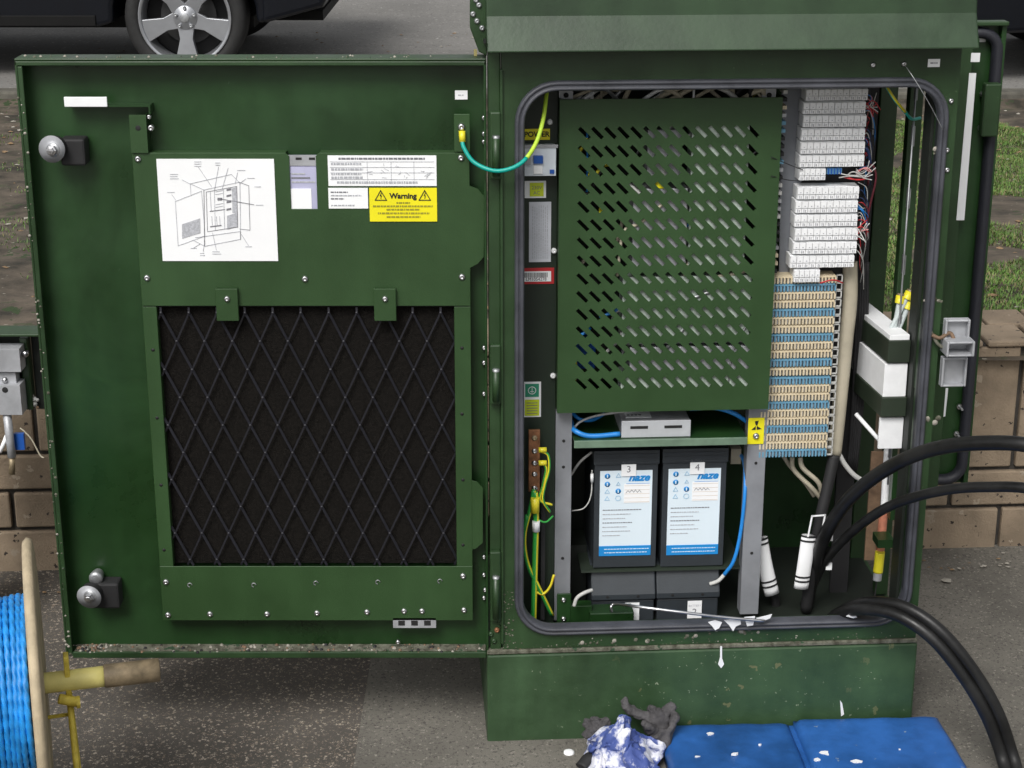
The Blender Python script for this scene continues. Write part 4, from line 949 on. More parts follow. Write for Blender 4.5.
for (px, py, bx0, by0, bx1, by1, tiltz) in ((53, 150, 60, 139, 85, 166, .0), (90, 597, 90, 584, 119, 609, .0)):
    b = MB(); pbox(b, DF, bx0, by0, bx1, by1, .0, yp-.001, black_m); b.build('buffer_block', door, bevel=.004)
    b = MB(); c = D(px, py, -.018); ax = Vector((-.12, -1, .06 if py < 300 else -.05))
    b.lathe(c+Vector((0, .02, 0)), ax, [(0, .020), (.016, .020), (.017, .021), (.0185, .0225), (.019, .0), ], alum, 28, mats=[black_m, black_m, steel, alum])
    c2 = c+ax*.0; b.lathe(c2, ax, [(-.001, .012), (.001, .0105), (.0015, .0)], zinc, 20); b.lathe(c2, ax, [(0, .0085), (.009, .0085), (.0095, .006), (.013, .0055), (.0135, 0)], steel, 6, smooth=False)
    b.build('knob', door)
b = MB(); c = D(96, 578, .01); b.lathe(c, (0, -1, .0), [(-.02, .010), (0, .013), (.004, .012), (.006, .006), (.006, 0)], zinc, 18); b.build('knob_seat', door)
b = MB(); pbox(b, DF, 454, 114, 470, 152, .006, .009, green_cover); b.build('stud_bracket', door, bevel=.001); screw(DF, 461.5, 127, .005, door, .0065)
b = MB(); a = pbox(b, DF, 393, 618, 436, 628, .006, .009, alum)
for u in (.2, .5, .8): b.box(a[0]+(a[1]-a[0])*u-.006, a[0]+(a[1]-a[0])*u+.006, .0054, .006-.0001, a[2]+.005, a[3]-.005, inkb)
b.build('slotted_plate', door, bevel=.001)
for px, py in ((484, 118), (484, 134), (484, 142), (484, 348), (484, 363), (484, 394), (484, 557), (484, 575), (485, 590), (484, 598), (398, 642)):
    screw(DF, px, py, .03 if px > 400 else .02, door, .0042)
# earth lead between door and cabinet
wp = [(462, 137, -.002), (464, 148, -.01), (475, 163, -.02), (497, 171, -.03), (520, 164, -.025), (535, 145, .0), (543, 120, .03), (547, 90, .06)]
def wfr(px, py, y): return WF.p(px, py, y)
b = MB(); pth = smooth_path([wfr(*p) for p in wp], 8); k = int(len(pth)*.62)
b.tube(pth[:k+1], .0036, teal_w, 10); b.tube(pth[k:], .0036, mat('lime_wire', (.42, .62, .05), .4), 10); b.tube([wfr(462, 131, -.0), wfr(462.5, 142, -.004)], .0055, yel_w, 10)
bl = b.build('bonding_lead'); bl.parent = cab; bl.matrix_local = CF.i.copy()

# ================================================================== BATTERIES (four, each a thing)
def battery(x0, y0, x1, y1, yf, label, tagno, top=True, h=None, lower=False):
    a = rect(CF, x0, y0, x1, y1, yf); base = CF.m @ Vector(((a[0]+a[1])/2, yf, a[2]))
    e = empty('battery', base, YAW, label, 'battery', 'black batteries in the bay under the shelf')
    w = (a[1]-a[0])/2; Hh = a[3]-a[2]; b = MB()
    if not lower:
        b.box(-w+.002, w-.002, 0, .17, 0, Hh-.028, batt); b.box(-w, w, -.004, .17, Hh-.027, Hh, batt)
        for k in range(3): b.box(-w+.002, w-.002, -.0055, -.0042, Hh-.024+.008*k, Hh-.022+.008*k, batt)
    else:
        b.box(-w+.002, w-.002, 0, .17, 0, Hh*.56, batt)
        pr_ = [(-.006, Hh*.58), (-.006, Hh*.66), (.014, Hh*.97), (.03, Hh), (.17, Hh), (.17, Hh*.58)]; k = len(pr_)
        b.add([(-w, y, z) for y, z in pr_]+[(w, y, z) for y, z in pr_], [list(range(k)), list(range(2*k-1, k-1, -1))]+[(i, (i+1) % k, k+(i+1) % k, k+i) for i in range(k)], batt)
    b.build('case', e, bevel=.0025)
    if lower:
        for s in (-.5, .45): bb = MB(); bb.lathe((s*w, -.007, Hh*.635), (0, -1, 0), [(0, .003), (.0005, 0)], inkb, 8); bb.build('screw_hole', e)
    b = MB(); z0, z1 = (.024, Hh-.040) if not lower else (0, Hh*.27); lw = w*.80; off = -.001
    if lower: b.box(-w*.02 if tagno == '1' else -w*.72, lw, -.001, -.0004, z0, z1, paper_b)
    else: b.box(-lw, lw, -.001, -.0004, z0, z1, paper_b); b.box(-lw, lw, -.0016, -.0011, z0, z0+.020, inkblue)
    if not lower:
        y = -.0018
        lz = z1-.013
        b.text('haze', lw*.48, lz-.001, y, .020, inkblue, 1.05, shear=.35, bold=.0008); b.box(-lw*.0, lw*.9, y, y+.0003, lz-.013, lz-.0123, inkblue)
        for (u, v, r_, fill) in ((-.72, -.010, .0052, 1), (-.72, -.026, .0052, 1), (-.72, -.041, .005, 0), (-.72, -.055, .005, 0), (-.3, -.010, .005, 0), (-.3, -.026, .004, 0), (-.3, -.040, .0052, 1), (-.3, -.054, .005, 0)):
            c = (u*lw, z1+v)
            if fill: b.lathe((c[0], y+.0003, c[1]), (0, -1, 0), [(0, r_), (.0003, r_), (.0003, 0)], inkblue, 12); b.box(c[0]-.001, c[0]+.001, y-.0006, y-.0002, c[1]-.003, c[1]+.003, paper_b)
            else: b.seg2([(c[0]+r_*math.cos(R(t)), c[1]+r_*math.sin(R(t))) for t in ((90, 210, 330) if u < -.5 or v > -.03 else range(0, 360, 45))], .0007, y, .0002, mat('pale_blue_ink', (.25, .5, .7), .6), True)
        b.box(-lw*.08, lw*.92, y+.0002, y+.0005, z1-.064, z1-.026, paper)
        for k in range(5): zz = z1-.030-.008*k; b.box(-lw*.06, lw*.9, y-.0001, y+.0001, zz, zz+.0005, mat('tan_ink', (.55, .45, .35), .6))
        b.seg2([(-.0+.0035*k, z1-.042+(.0035 if k % 2 else -.001)+random.uniform(-.001, .001)) for k in range(9)], .0007, y-.0003, .0002, ink)
        for i in range(7):
            zz = z1-.078-.0085*i; x = -lw*.88; xe = lw*(.55, .2, 0, .25, .05, .2, -.2)[i] - (0 if i else -.05*lw)
            while x < xe: l = random.uniform(.002, .006); b.box(x, min(x+l, xe), y, y+.0004, zz, zz+.0015, ink if i in (0, 3) else inkl); x += l+.001
        for k in range(2):
            zz = z0+.006+.007*k; x = -lw*.8
            while x < lw*.85: l = random.uniform(.002, .006); b.box(x, x+l, y-.0003, y, zz, zz+.0014, paper_b); x += l+.001
    else:
        y = -.0018
        if tagno == '1': b.text('haze', w*.4, Hh*.17, y, .019, inkblue, 1.2, shear=.3, bold=.0006)
        else: b.lathe((-w*.5, y, Hh*.16), (0, -1, 0), [(0, .006), (.0003, .006), (.0003, .003)], inkblue, 12); b.text('haze', w*.35, Hh*.17, y, .019, inkblue, 1.2, shear=.3, bold=.0006)
    b.build('label', e)
    b = MB(); tz = Hh-.034 if not lower else Hh*.40; tx = .004 if not lower else w*(.22 if tagno == '2' else .28)
    b.box(tx-.0135, tx+.0135, -.0036, -.003, tz-.016, tz+.020, paper)
    b.text('BATTERY', tx, tz+.010, -.0040, .0058, inkl); b.text(tagno, tx, tz-.003, -.0040, .018, ink); b.build('number_tag', e)
    return e
battery(593, 450, 658, 567, .12, 'upper left battery with white label and number tag 3', '3')
battery(661, 448, 726, 566, .12, 'upper right battery with white label and number tag 4', '4')
battery(591, 569, 655, 640, .115, 'lower left battery beneath battery 3, mostly behind the sill', '1', lower=True)
battery(656, 567, 719, 638, .115, 'lower right battery beneath battery 4, with number tag 2', '2', lower=True)

# silver box on the shelf
a = rect(CF, 622, 425, 690, 441, .085); base = CF.m @ Vector(((a[0]+a[1])/2, .085, ZS+.0095))
e = empty('junction_box', base, YAW, 'flat silver metal box with two slots on the shelf above the batteries', 'metal box')
w = (a[1]-a[0])/2; h = a[3]-a[2]
b = MB(); b.box(-w, w, .002, .12, 0, h, alum); b.box(-w-.001, w+.001, 0, .0018, -.0, h+.001, mat('pale_zinc', (.55, .57, .6), .45, .3)); b.build('case', e, bevel=.001)
b = MB()
for s in (-1, 1): b.box(s*w*.5-.016, s*w*.5+.016, -.0006, -.0001, h*.55, h*.72, inkb)
b.build('slot', e)
b = MB(); b.box(-w*.85, -w*.1, .02, .075, h+.0002, h+.0008, paper)
for k in range(6): x = -w*.8+.008*k % .028; b.box(-w*.8+.007*(k % 4), -w*.8+.007*(k % 4)+.005, .03+.02*(k//4), .036+.02*(k//4), h+.0009, h+.0011, ink)
b.build('label', e)

# ================================================================== BIG BLACK CABLES
def wcable(pts, r, label, name='black_cable', n=8):
    b = MB(); b.tube(smooth_path([WF.p(*p) if len(p) == 3 else Vector(p[:3]) for p in pts], n), r, black_r, 16)
    o = b.build(name); tag(o, label, 'cable', 'black cables leaving the cabinet to the right'); return o
def W3(px, py, y): return tuple(WF.p(px, py, y))
def to_ground(p, x2, y2): return [(p[0]+.14, p[1]-.03, p[2]-.05, 0), (p[0]+.30, p[1]-.06, p[2]*.45, 0), (x2, y2, .02, 0), (x2+.5, y2+.05, .015, 0)]
e1 = W3(1045, 449, -.24)
wcable([(806, 612, .20), (812, 580, .17), (824, 538, .11), (848, 500, .05), (885, 470, -.02), (930, 450, -.10), (985, 443, -.18), (1045, 449, -.24)] + to_ground(e1, e1[0]+.5, -.35), .0125, 'thick black cable arching highest out of the cabinet to the right edge')
e2 = W3(1045, 492, -.24)
wcable([(800, 618, .22), (808, 596, .2), (826, 560, .14), (852, 532, .07), (888, 507, -.02), (935, 492, -.10), (985, 487, -.17), (1045, 492, -.24)] + to_ground(e2, e2[0]+.42, -.32), .009, 'thinner black cable arching just below the highest one')
for (dx, dy, lab) in ((0, 0, 'upper of two black cables dropping over the right end of the sill'), (-9, 7, 'lower of two black cables dropping over the right end of the sill')):
    e3 = WF.g(1024+dx*1.3, 800+dy, .02)
    wcable([(835+dx, 615+dy, .12), (852+dx, 606+dy, .06), (872+dx, 602+dy, .0), (905+dx, 607+dy*1.1, -.05), (940+dx, 630+dy, -.09), (972+dx*1.1, 668+dy*.9, -.115), (998+dx*1.2, 712+dy*.7, -.13), (1015+dx*1.2, 762+dy*.3, -.14)] + [(e3.x, e3.y-.02, .02, 0), (e3.x+.06, e3.y-.25, .014, 0), (e3.x+.3, e3.y-.6, .014, 0)], .0105 if dx == 0 else .0115, lab)

# ================================================================== CABLE REEL
ra_ = math.atan2(.74, 2.45) - R(2.0)
Yr = -.45; cpos = WF.p(38, 684, Yr)
reel = empty('rope_reel', (cpos.x, cpos.y, cpos.z), ra_, 'blue rope wound on a plywood reel carried by a yellow tube', 'rope reel')
Rd = cpos.z and (WF.p(33, 549, Yr).z - cpos.z)
b = MB(); b.lathe((0, 0, 0), (1, 0, 0), [(-.006, .02), (-.006, Rd-.006), (0, Rd), (.008, Rd-.003), (.010, Rd-.012), (.010, .02)], wood, 64); b.build('disc', reel)
b = MB(); b.lathe((-.30, 0, 0), (1, 0, 0), [(-.008, .02), (-.008, Rd-.004), (0, Rd), (.006, Rd-.006), (.006, .02)], wood, 64); b.build('disc', reel)
b = MB(); rr = Rd*.60
b.lathe((-.29, 0, 0), (1, 0, 0), [(0, rr-.006), (.28, rr-.006)], rope_m, 48)
nC = 33; path = []; S = 600
for i in range(nC*S+1):
    a_ = 2*math.pi*i/S; x = -.010-.275*i/(nC*S)+.0012*math.sin(a_*1.7+i*.0011); wob = .0025*math.sin(a_*3+x*90)+.0015*math.sin(x*700)
    path.append((x, (rr+wob)*math.cos(a_), (rr+wob)*math.sin(a_)))
b.tube(path, .0046, rope_m, 10, lobes=3, twist=.43)
b.tube(smooth_path([(-.10, .0, rr+.006), (-.075, -.02, rr+.02), (-.055, -.03, rr+.008), (-.045, .02, rr+.004)], 6), .0045, rope_m, 8)
b.build('rope', reel)
b = MB(); b.tube([(-.42, 0, 0), (.075+.011, 0, 0), (.10, 0, .0)], .0165, yel_t, 20); b.build('axle_tube', reel)
b = MB(); b.lathe((.100, 0, 0), (1, 0, 0), [(0, .0178), (.004, .0185), (.085, .0185), (.086, .0155), (.06, .0150)], brown_t, 24); b.build('axle_sleeve', reel)
for sx in (.045, -.36):
    z_ = -cpos.z
    b = MB(); b.box(sx-.004, sx+.004, -.012, .010, -.03, .045, yel_p)
    b.tube([(sx, 0, -.02), (sx+.004, .02, z_*.5), (sx+.008, .05, z_+.004)], .005, yel_p, 8); b.tube([(sx, 0, -.02), (sx+.004, -.10, z_*.5), (sx+.008, -.20, z_+.004)], .005, yel_p, 8)
    b.tube([(sx-.016, -.018, -.02), (sx+.012, -.018, -.03)], .008, yel_p, 10); b.lathe((sx+.010, -.018, -.03), (1, 0, 0), [(0, .010), (.006, .010), (.006, 0)], yel_p, 6, smooth=False)
    b.build('stand_leg', reel, bevel=.0015)
b = MB(); b.tube([(-.36, .012, -.075), (.047, .012, -.065)], .0032, yel_p, 8); b.build('stand_crossbar', reel)

# ================================================================== KNEELING MAT
m0, m1 = P(662, 724, -.006), P(940, 722, -.006)
c1_ = CF.g(797, 735, .03).x
e = empty('kneeling_mat', tuple(CF.m @ Vector((c1_, -.01, 0))), YAW, 'blue vinyl folding mat with white paint splashes in front of the plinth', 'mat')
def panel(x0, x1, y0, y1, th, tilt0, tilt1):
    b = MB(); nx_, ny_ = 28, 28; V = []; 
    for top in (1, 0):
        for j in range(ny_+1):
            for i in range(nx_+1):
                u, v = i/nx_, j/ny_; x = x0+(x1-x0)*u; y = y0+(y1-y0)*v
                ed = min(u, 1-u)*abs(x1-x0); ev = min(v, 1-v)*abs(y1-y0); edge = min(ed, ev)
                rnd = .010*(1-min(1, edge/.014))**2
                zt = th+tilt0*(1-u)+tilt1*u + .003*noise.noise((x*9, y*9, 1)) + .0022*noise.noise((x*26, y*14, 5))-rnd
                V.append((x, y, zt if top else .001))
    k = (nx_+1)*(ny_+1); Fs = []
    for j in range(ny_):
        for i in range(nx_):
            q = j*(nx_+1)+i; Fs += [(q, q+1, q+nx_+2, q+nx_+1), (k+q, k+q+nx_+1, k+q+nx_+2, k+q+1)]
    for i in range(nx_): Fs += [(i, k+i, k+i+1, i+1)]; q = ny_*(nx_+1)+i; Fs += [(q, q+1, k+q+1, k+q)]
    for j in range(ny_): q = j*(nx_+1); Fs += [(q, q+nx_+1, k+q+nx_+1, k+q)]; q += nx_; Fs += [(q, k+q, k+q+nx_+1, q+nx_+1)]
    b.add(V, Fs, matblue, True); return b.build('mat_panel', e)
panel(m0.x-c1_-.008, -.004, -.34, -.004, .034, .0, -.004); panel(.004, m1.x-c1_-.008, -.34, -.004, .036, .002, .0)
b = MB(); b.box(-.006, .006, -.34, -.006, .010, .020, matblue); b.build('hinge_fold', e)
for (px, py, s, st_) in ((710, 734, .009, 1), (826, 749, .012, 1.2), (818, 755, .008, 1), (856, 757, .010, 1.6), (735, 754, .004, 2), (697, 757, .003, 2), (760, 745, .003, 1), (900, 745, .003, 1)):
    b = MB(); q = CF.g(px, py, .046 if px > 797 else .034); pts = []
    for k in range(9): a_ = k*6.283/9; rr_ = s*random.uniform(.45, 1); pts.append((q.x-c1_+rr_*math.cos(a_)*st_, q.y+.01+rr_*math.sin(a_)*.8))
    zz = .0358 if px < 797 else .0378
    b.add([(x, y, zz) for x, y in pts]+[(x, y, zz-.004) for x, y in pts], [list(range(9)), list(range(17, 8, -1))]+[(i, (i+1) % 9, 9+(i+1) % 9, 9+i) for i in range(9)], paint_w)
    b.build('paint_splash', e)

# ================================================================== GLOVES AND CLOTH
def glove(loc, rz, tilt, label, curl=.3, scale=1):
    bm = bmesh.new(); sk = bm.verts.layers.skin.verify()
    def vtx(p, r, r2=None, root=False):
        v = bm.verts.new(p); v[sk].radius = (r, r2 or r); v[sk].use_root = root; return v
    cuff = vtx((0, -.06, 0), .032, .014); w_ = vtx((0, -.025, .002), .030, .014, True); pm = vtx((0, .02, .006), .036, .015); k_ = vtx((0, .05, .008), .036, .012)
    bm.edges.new((cuff, w_)); bm.edges.new((w_, pm)); bm.edges.new((pm, k_))
    for i, (x, L) in enumerate(((-.03, .055), (-.010, .065), (.011, .060), (.031, .045))):
        p = vtx((x, .058, .008), .010); bm.edges.new((k_, p)); prev = p; y, z = .058, .008; a_ = .5
        for s in range(3): y += L/3*math.cos(a_); z += L/3*math.sin(a_); a_ -= curl*(1+.4*i); q = vtx((x*1.15+.004*s*(1 if i > 1 else -1), y, z), .0095-.0012*s); bm.edges.new((prev, q)); prev = q
    t1 = vtx((-.036, .012, .006), .012); t2 = vtx((-.052, .032, .012), .011); t3 = vtx((-.058, .052, .020), .0095); bm.edges.new((pm, t1)); bm.edges.new((t1, t2)); bm.edges.new((t2, t3))
    me = bpy.data.meshes.new('work_glove'); bm.to_mesh(me); bm.free(); me.materials.append(glove_m)
    o = bpy.data.objects.new('work_glove', me); COL.objects.link(o); o.location = loc; o.rotation_euler = (tilt[0], tilt[1], rz); o.scale = (scale,)*3
    md = o.modifiers.new('skin', 'SKIN'); md.use_smooth_shade = True; s = o.modifiers.new('sub', 'SUBSURF'); s.levels = 2; s.render_levels = 2
    tx = bpy.data.textures.new('creases', 'CLOUDS'); tx.noise_scale = .03; dm = o.modifiers.new('creases', 'DISPLACE'); dm.texture = tx; dm.strength = .014; dm.mid_level = .5
    tag(o, label, 'glove', 'grey work gloves by the plinth'); return o
def px_glove(chains, label):
    bm = bmesh.new(); sk = bm.verts.layers.skin.verify(); made = {}
    def vtx(key):
        if key in made: return made[key]
        px, py, y, rad = key; v = bm.verts.new(WF.p(px, py, y)); v[sk].radius = (rad*1.4, rad*1.05); v[sk].use_root = not made; made[key] = v; return v
    for ch in chains:
        for a_, b_ in zip(ch, ch[1:]): bm.edges.new((vtx(a_), vtx(b_)))
    me = bpy.data.meshes.new('work_glove'); bm.to_mesh(me); bm.free(); me.materials.append(glove_m)
    o = bpy.data.objects.new('work_glove', me); COL.objects.link(o)
    md = o.modifiers.new('skin', 'SKIN'); md.use_smooth_shade = True; q = o.modifiers.new('sub', 'SUBSURF'); q.levels = 2; q.render_levels = 3
    tx = bpy.data.textures.new('creases', 'CLOUDS'); tx.noise_scale = .014; dm = o.modifiers.new('creases', 'DISPLACE'); dm.texture = tx; dm.strength = .012; dm.texture_coords = 'LOCAL'
    tag(o, label, 'glove', 'grey work gloves by the plinth')
p0 = (660, 733, -.045, .017); p1 = (659, 722, -.035, .015)
px_glove([[p0, (659, 745, -.06, .016), (655, 757, -.075, .014)], [p0, p1], [p1, (647, 716, -.03, .009), (637, 714, -.028, .0085), (628, 708, -.022, .008), (622, 699, -.015, .0065)],
          [p1, (665, 713, -.03, .0085), (670, 707, -.026, .009), (675, 704, -.022, .007)], [p0, (671, 727, -.045, .009), (675, 718, -.04, .008), (674, 711, -.036, .007)],
          [p1, (655, 711, -.035, .008), (648, 706, -.03, .0075)], [p0, (649, 728, -.06, .009), (642, 722, -.06, .008)]], 'grey fabric work glove with splayed fingers leaning on the plinth beside the blue mat')
p0 = (600, 738, -.045, .015); p1 = (598, 729, -.04, .014)
px_glove([[p0, (604, 748, -.055, .013)], [p0, p1], [p1, (590, 725, -.035, .0085), (583, 721, -.03, .008)], [p1, (595, 721, -.03, .008), (598, 716, -.025, .007)], [p1, (605, 722, -.03, .008), (610, 718, -.026, .007)],
          [p0, (590, 735, -.05, .0085), (583, 733, -.05, .008)], [p0, (610, 733, -.05, .009), (615, 726, -.045, .008)]], 'dark grey glove lying behind the left end of the crumpled cloth')
# crumpled blue-and-white cloth
def crumple(name, cx, cy, m, seed, label, cat, rx, ry, lift):
    b = MB(); n_ = 110; V = []; O = Vector((seed*3.1, seed*1.7, seed))
    for j in range(n_+1):
        for i in range(n_+1):
            u, v = i/n_*2-1, j/n_*2-1; uu, vv = u*math.sqrt(1-v*v/2), v*math.sqrt(1-u*u/2); p = Vector((uu, vv, 0)); rad = p.length
            q = Vector((uu*rx, vv*ry, lift*(1-rad*rad)+.012)) + noise.noise_vector(p*1.5+O)*.034 + noise.noise_vector(p*3.4+O*2)*.020
            c = noise.noise(p*6+O); d = noise.noise(Vector((uu*11, vv*11, 4))+O)
            q += Vector((.25, .1, 1))*(.010*(.35-abs(c))*1.6+.005*(.3-abs(d)))
            V.append(Vector((q.x+cx, q.y+cy, max(q.z, .0025+.001*(c+1)))))
    b.add(V, [(j*(n_+1)+i, j*(n_+1)+i+1, (j+1)*(n_+1)+i+1, (j+1)*(n_+1)+i) for j in range(n_) for i in range(n_)], m, True)
    o = b.build(name); so_ = o.modifiers.new('thickness', 'SOLIDIFY'); so_.thickness = .0012; tag(o, label, cat); return o
g = WF.g(622, 752, .03)
crumple('cloth', g.x, g.y-.01, cloth_m, 5, 'crumpled blue and white rag lying on the ground by the plinth', 'cloth', .066, .058, .062)
g = WF.g(592, 768, .01); b = MB()
b.tube(smooth_path([(g.x-.02, g.y, .012), (g.x, g.y+.02, .022), (g.x+.03, g.y+.02, .014), (g.x+.05, g.y-.01, .01)], 6), [.012]*19, black_m, 10, flat=.6)
tag(b.build('dark_strap'), 'short black strap at the left end of the blue and white rag', 'strap')
b = MB(); g = WF.g(569, 753); b.lathe((g.x, g.y, 0), (0, 0, 1), [(0, .010), (.003, .010), (.005, .006), (.005, 0)], paper, 14); tag(b.build('bottle_cap'), 'small white cap on the ground left of the rag', 'cap')
g = WF.g(606, 775, .01); b = MB(); b.lathe((g.x, g.y, .004), (.3, 0, 1), [(0, .022), (.006, .024), (.010, .018), (.010, 0)], mat('orange_tape', (.55, .36, .12), .5), 18); tag(b.build('tape_roll'), 'tan roll half under the front of the rag', 'tape roll')
# pale wire loop lying flat at the bottom edge
g = WF.g(492, 790); b = MB(); b.tube([(g.x+.075*math.cos(t/24*6.283), g.y+.055*math.sin(t/24*6.283)+.0, .006+.003*math.sin(t)) for t in range(25)], .0035, alum, 8, cap=False)
tag(b.build('wire_loop'), 'pale grey loop of cable lying flat on the paving left of the rag', 'cable loop')

# ================================================================== LOCK CASE AT THE FAR LEFT
Yk = .42; K = lambda px, py, y=Yk: WF.p(px, py, y)
base = K(0, 480); base.z = 0
lc = empty('lock_post', (base.x, Yk, 0), 0, 'galvanised lock fitted to a dark green post left of the open door', 'lock')
LK = Frame(base.x, Yk, 0)
b = MB(); a = rect(LK, 22, 338, 30, 410, .03); b.box(a[0], a[1], .03, .06, a[2], a[3], green); q_ = rect(LK, -90, 338, -34, 560, .0); b.box(q_[0], q_[1], .0, .12, 0, q_[3], green); b.box(q_[1], a[1], .061, .07, a[2]-.0, a[3]-.001, black_in); b.box(a[1]+.001, a[1]+.02, .055, .06, rect(LK, 30, 340, 44, 410, .05)[2], a[3], black_in); b.build('casing', lc, bevel=.002)
b = MB(); a = rect(LK, -60, 337, 40, 342, .0); b.box(a[0], a[1], .0, .06, a[3]-.0, a[3]+.006, green); b.build('top_ledge', lc, bevel=.002)
b = MB(); pbox(b, LK, -30, 349, 20, 372, -.01, .029, alum); pbox(b, LK, -30, 372.5, 16, 384, .0, .029, alum); a = pbox(b, LK, -30, 385, 21, 415, -.012, .029, alum)
b.lathe(LK.p(5, 390, -.0125), (0, -1, 0), [(0, .006), (.0003, .006), (.0003, 0)], inkb, 12); b.build('lock_case', lc, bevel=.003)
b = MB(); b.lathe(LK.p(5, 380, -.001), (0, -1, 0), [(0, .006), (.004, .005), (.005, 0)], steel, 14); b.lathe(LK.p(27, 352, .02), (0, -1, 0), [(0, .004), (.012, .004), (.012, .007), (.018, .006), (.018, 0)], steel, 10); b.build('bolt', lc)
b = MB(); b.tube([LK.p(7, 414, .0), LK.p(10, 440, .0), LK.p(12, 457, .0)], .0085, alum, 12); b.tube([LK.p(12, 457, .0), LK.p(12, 474, .0)], .0065, brass, 10); b.build('lock_lever', lc)
b = MB(); b.tube(px_path(LK, [(0, 452, .0), (3, 445, -.005), (8, 432, .01)], 5), .004, paper, 8); b.tube(px_path(LK, [(20, 428, .0), (25, 432, .0), (32, 440, .0), (40, 455, .0), (44, 458, .0)], 5), .0015, beige_c, 6)
a = pbox(b, LK, 14, 434, 24, 450, .01, .02, blue_d); b.build('keyring', lc)
b = MB()
for k in range(12): c = LK.p(random.uniform(24, 42), random.uniform(396, 410), .04); s = random.uniform(.003, .007); b.lathe(c, (random.random(), -1, random.random()), [(0, s), (s*.5, s*.8), (s, 0)], random.choice([st, white_w, brown_b]), 6)
b.build('debris', lc)

# ================================================================== CARS
carp = mat('dark_car_paint', (.003, .004, .007), .3, 0, var=.1, coat=.25, spec=.3); glass = mat('car_glass', (.01, .012, .014), .05, 0, var=.1)
tyre_m = mat('tyre_rubber', (.014, .014, .014), .75, var=.2, vs=30, bump=.3); rimm = mat('silver_wheel', (.34, .35, .37), .35, .7, var=.08); trim = mat('car_black_trim', (.005, .005, .005), .7, spec=.2)
lampm = mat('lamp_plastic', (.35, .03, .03), .2, var=.1); lampw = mat('lamp_clear', (.5, .5, .52), .1, .2, var=.1)
Wc = WF.p(184, 12, 6.52)
RW = .315
car = empty('parked_car', (Wc.x, 6.52, .2), 0, 'dark parked car with silver five-spoke wheel beyond the open door', 'car', 'dark cars parked along the road')
Wz = RW
# body section: local x, rear at +.78, front at -3.55 ; local y 0 = outer face of near side, to 1.76
def arch(cx, r, z0, n=14):
    a0 = math.asin(min(1, (z0-Wz)/r)); return [(cx-r*math.cos(a0+(math.pi-2*a0)*k/n) if False else cx+r*math.cos(a0+(math.pi-2*a0)*k/n), Wz+r*math.sin(a0+(math.pi-2*a0)*k/n)) for k in range(n+1)]
zs = .27; A1 = arch(0, .375, .29); A2 = arch(-2.62, .375, .27)
low = [(.77, .50), (.70, .38), (.40, .29)] + A1 + [(-.45, zs), (-2.2, zs)] + A2 + [(-3.35, .26), (-3.48, .36), (-3.55, .62)]
up = [(-3.45, .78), (-2.6, .95), (-2.35, .98), (.45, 1.00), (.74, .92), (.79, .70)]
prof = low + up
b = MB(); n_ = len(prof)
ys = [(0.03, .985), (0.0, 1.0), (1.76, 1.0)]
V = []
for (y, s) in ((.05, .0), (.0, 1), (1.78, 1), (1.73, 0)):
    for (x, z) in prof:
        inset = .03 if s == 0 else 0
        V.append((x*(1 if s else .992), y if s else y, z - (.0)))
b.prism(prof, 0, 1.78, carp); b.build('body', car, bevel=.04, bseg=3)
cab_p = [(-2.35, .985), (-1.6, 1.38), (-.1, 1.42), (.35, 1.20), (.6, 1.0)]
b = MB(); V = [(x, .12 if i in (0, 4) else .26, z) for i, (x, z) in enumerate(cab_p)] + [(x, 1.66 if i in (0, 4) else 1.52, z) for i, (x, z) in enumerate(cab_p)]; k = 5
b.add(V, [list(range(k)), list(range(2*k-1, k-1, -1))]+[(i, (i+1) % k, k+(i+1) % k, k+i) for i in range(k)], glass); b.build('windows', car, bevel=.02)
b = MB(); b.box(-1.55, -.12, .24, 1.54, 1.39, 1.43, carp)
for x0, x1 in ((-.75, -.68), (.02, .2)): b.box(x0, x1, .19, .215, 1.0, 1.36, carp)
b.build('roof', car, bevel=.02)
b = MB(); b.box(-2.2, -.46, -.012, .03, .275, .33, trim); b.box(-2.15, -.5, -.008, .0, .44, .452, carp)
b.build('sill', car, bevel=.01)
b = MB(); b.prism([(.40, .285), (.72, .37), (.80, .52), (.80, .64), (.41, .64)], -.012, 1.79, trim if False else carp); b.build('rear_bumper', car, bevel=.03, bseg=3)
b = MB(); b.prism([(-3.02, .27), (-3.37, .25), (-3.57, .40), (-3.57, .62), (-3.1, .64)], -.012, 1.79, carp); b.build('front_bumper', car, bevel=.03, bseg=3)
b = MB(); b.tube([(.60, .25, .40), (.86, .25, .42)], .032, trim, 14); b.build('exhaust', car)
b = MB(); b.box(-2.99, .33, .22, 1.56, .24, .30, trim); b.box(.45, .7, .2, 1.6, .28, .33, trim); b.build('underbody', car)
b = MB(); b.box(.70, .80, -.004, .3, .72, .9, lampm); b.build('tail_lamp', car, bevel=.02); b = MB(); b.box(-3.5, -3.2, -.004, .3, .66, .76, lampw); b.build('headlamp', car, bevel=.02)
b = MB(); b.box(-1.1, -.94, -.015, .0, .80, .82, carp); b.build('door_handle', car, bevel=.004)
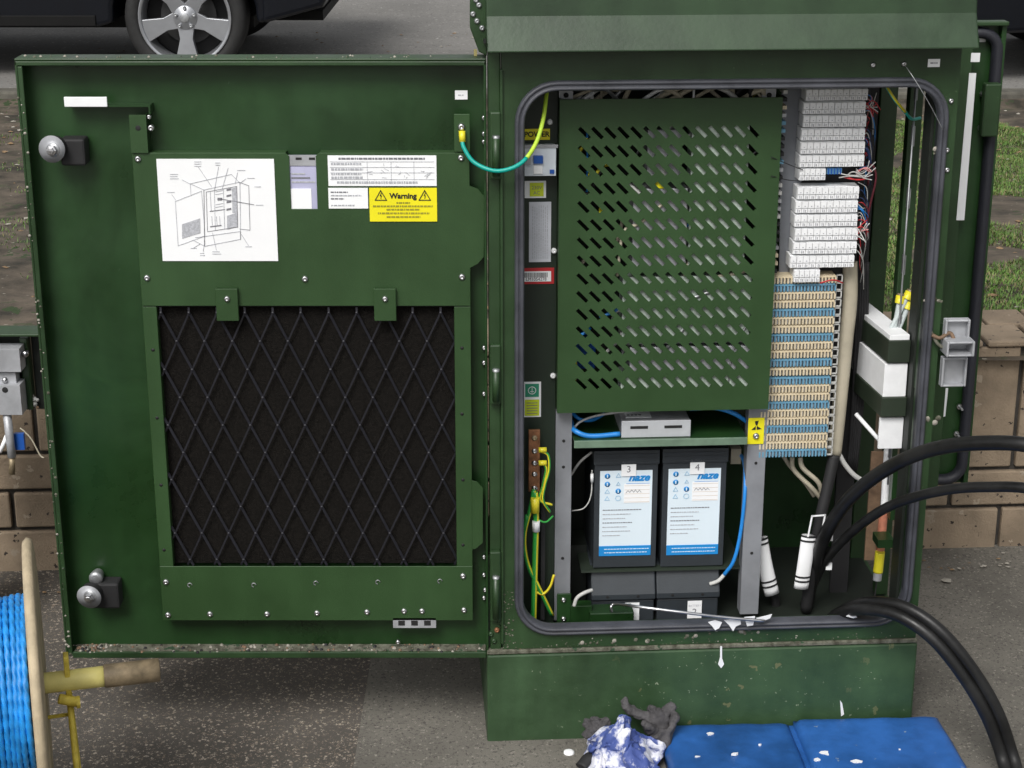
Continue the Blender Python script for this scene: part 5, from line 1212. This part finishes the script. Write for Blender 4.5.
def wheel(x, y, side):
    b = MB(); b.lathe((0, 0, 0), (0, -side, 0), [(-.2, RW*.72), (-.2, RW*.9), (-.18, RW), (-.02, RW), (.0, RW*.95), (.008, RW*.86), (.0, RW*.775), (-.02, RW*.76)], tyre_m, 56); t = b.build('tyre', car); t.location = (x, y, Wz)
    b = MB(); rr = RW*.775
    b.lathe((0, 0, 0), (0, -side, 0), [(-.19, rr*.93), (-.02, rr*.95), (.004, rr), (.008, rr*.985), (.004, rr*.93), (-.03, rr*.90), (-.10, rr*.88)], rimm, 56)
    b.lathe((0, 0, 0), (0, -side, 0), [(-.12, rr*.6), (-.12, 0)], mat('brake_disc', (.07, .07, .07), .6, .4), 30); b.lathe((0, 0, 0), (0, -side, 0), [(-.15, rr*.9), (-.15, 0)], black_m, 30)
    for k in range(5):
        M = Matrix.Rotation(k*2*math.pi/5 + math.pi, 4, 'Y')
        pts = [(-.045, .04), (.045, .04), (.033, .11), (.062, rr*.95), (-.062, rr*.95), (-.033, .11)]
        y0, y1 = (.0, .03) if side > 0 else (-.03, 0)
        V = [M @ Vector((p, (.004+.016*(1-q/rr)) if side > 0 else -(.004), q)) for p, q in pts] + [M @ Vector((p, (.05 if side > 0 else -.05), q)) for p, q in pts]
        b.add(V, [list(range(6)), list(range(11, 5, -1))]+[(i, (i+1) % 6, 6+(i+1) % 6, 6+i) for i in range(6)], rimm)
    b.lathe((0, 0, 0), (0, -side, 0), [(-.05, .068), (-.012, .062), (-.004, .035), (.0, .030), (.001, 0)], rimm, 24)
    b.lathe((0, 0, 0), (0, -side, 0), [(-.012, .026), (.004, .024), (.005, 0)], zinc, 20)
    for k in range(5): a_ = k*2*math.pi/5+math.pi/2+math.pi/5+math.pi; b.lathe((.050*math.cos(a_), 0, .050*math.sin(a_)), (0, -side, 0), [(-.02, .011), (.004, .010), (.006, .006), (.002, 0)], zinc, 10)
    o = b.build('wheel', car, bevel=.004); o.location = (x, y, Wz); t.parent = o; t.location = (0, 0, 0)
wheel(0, .012, 1); wheel(-2.62, .012, 1); wheel(0, 1.768, -1); wheel(-2.62, 1.768, -1)
c2 = copy_tree(car); c2['label'] = 'dark car whose front corner shows at the top right behind the side door'; c2.location = (2.22+3.55, 6.35, .2)
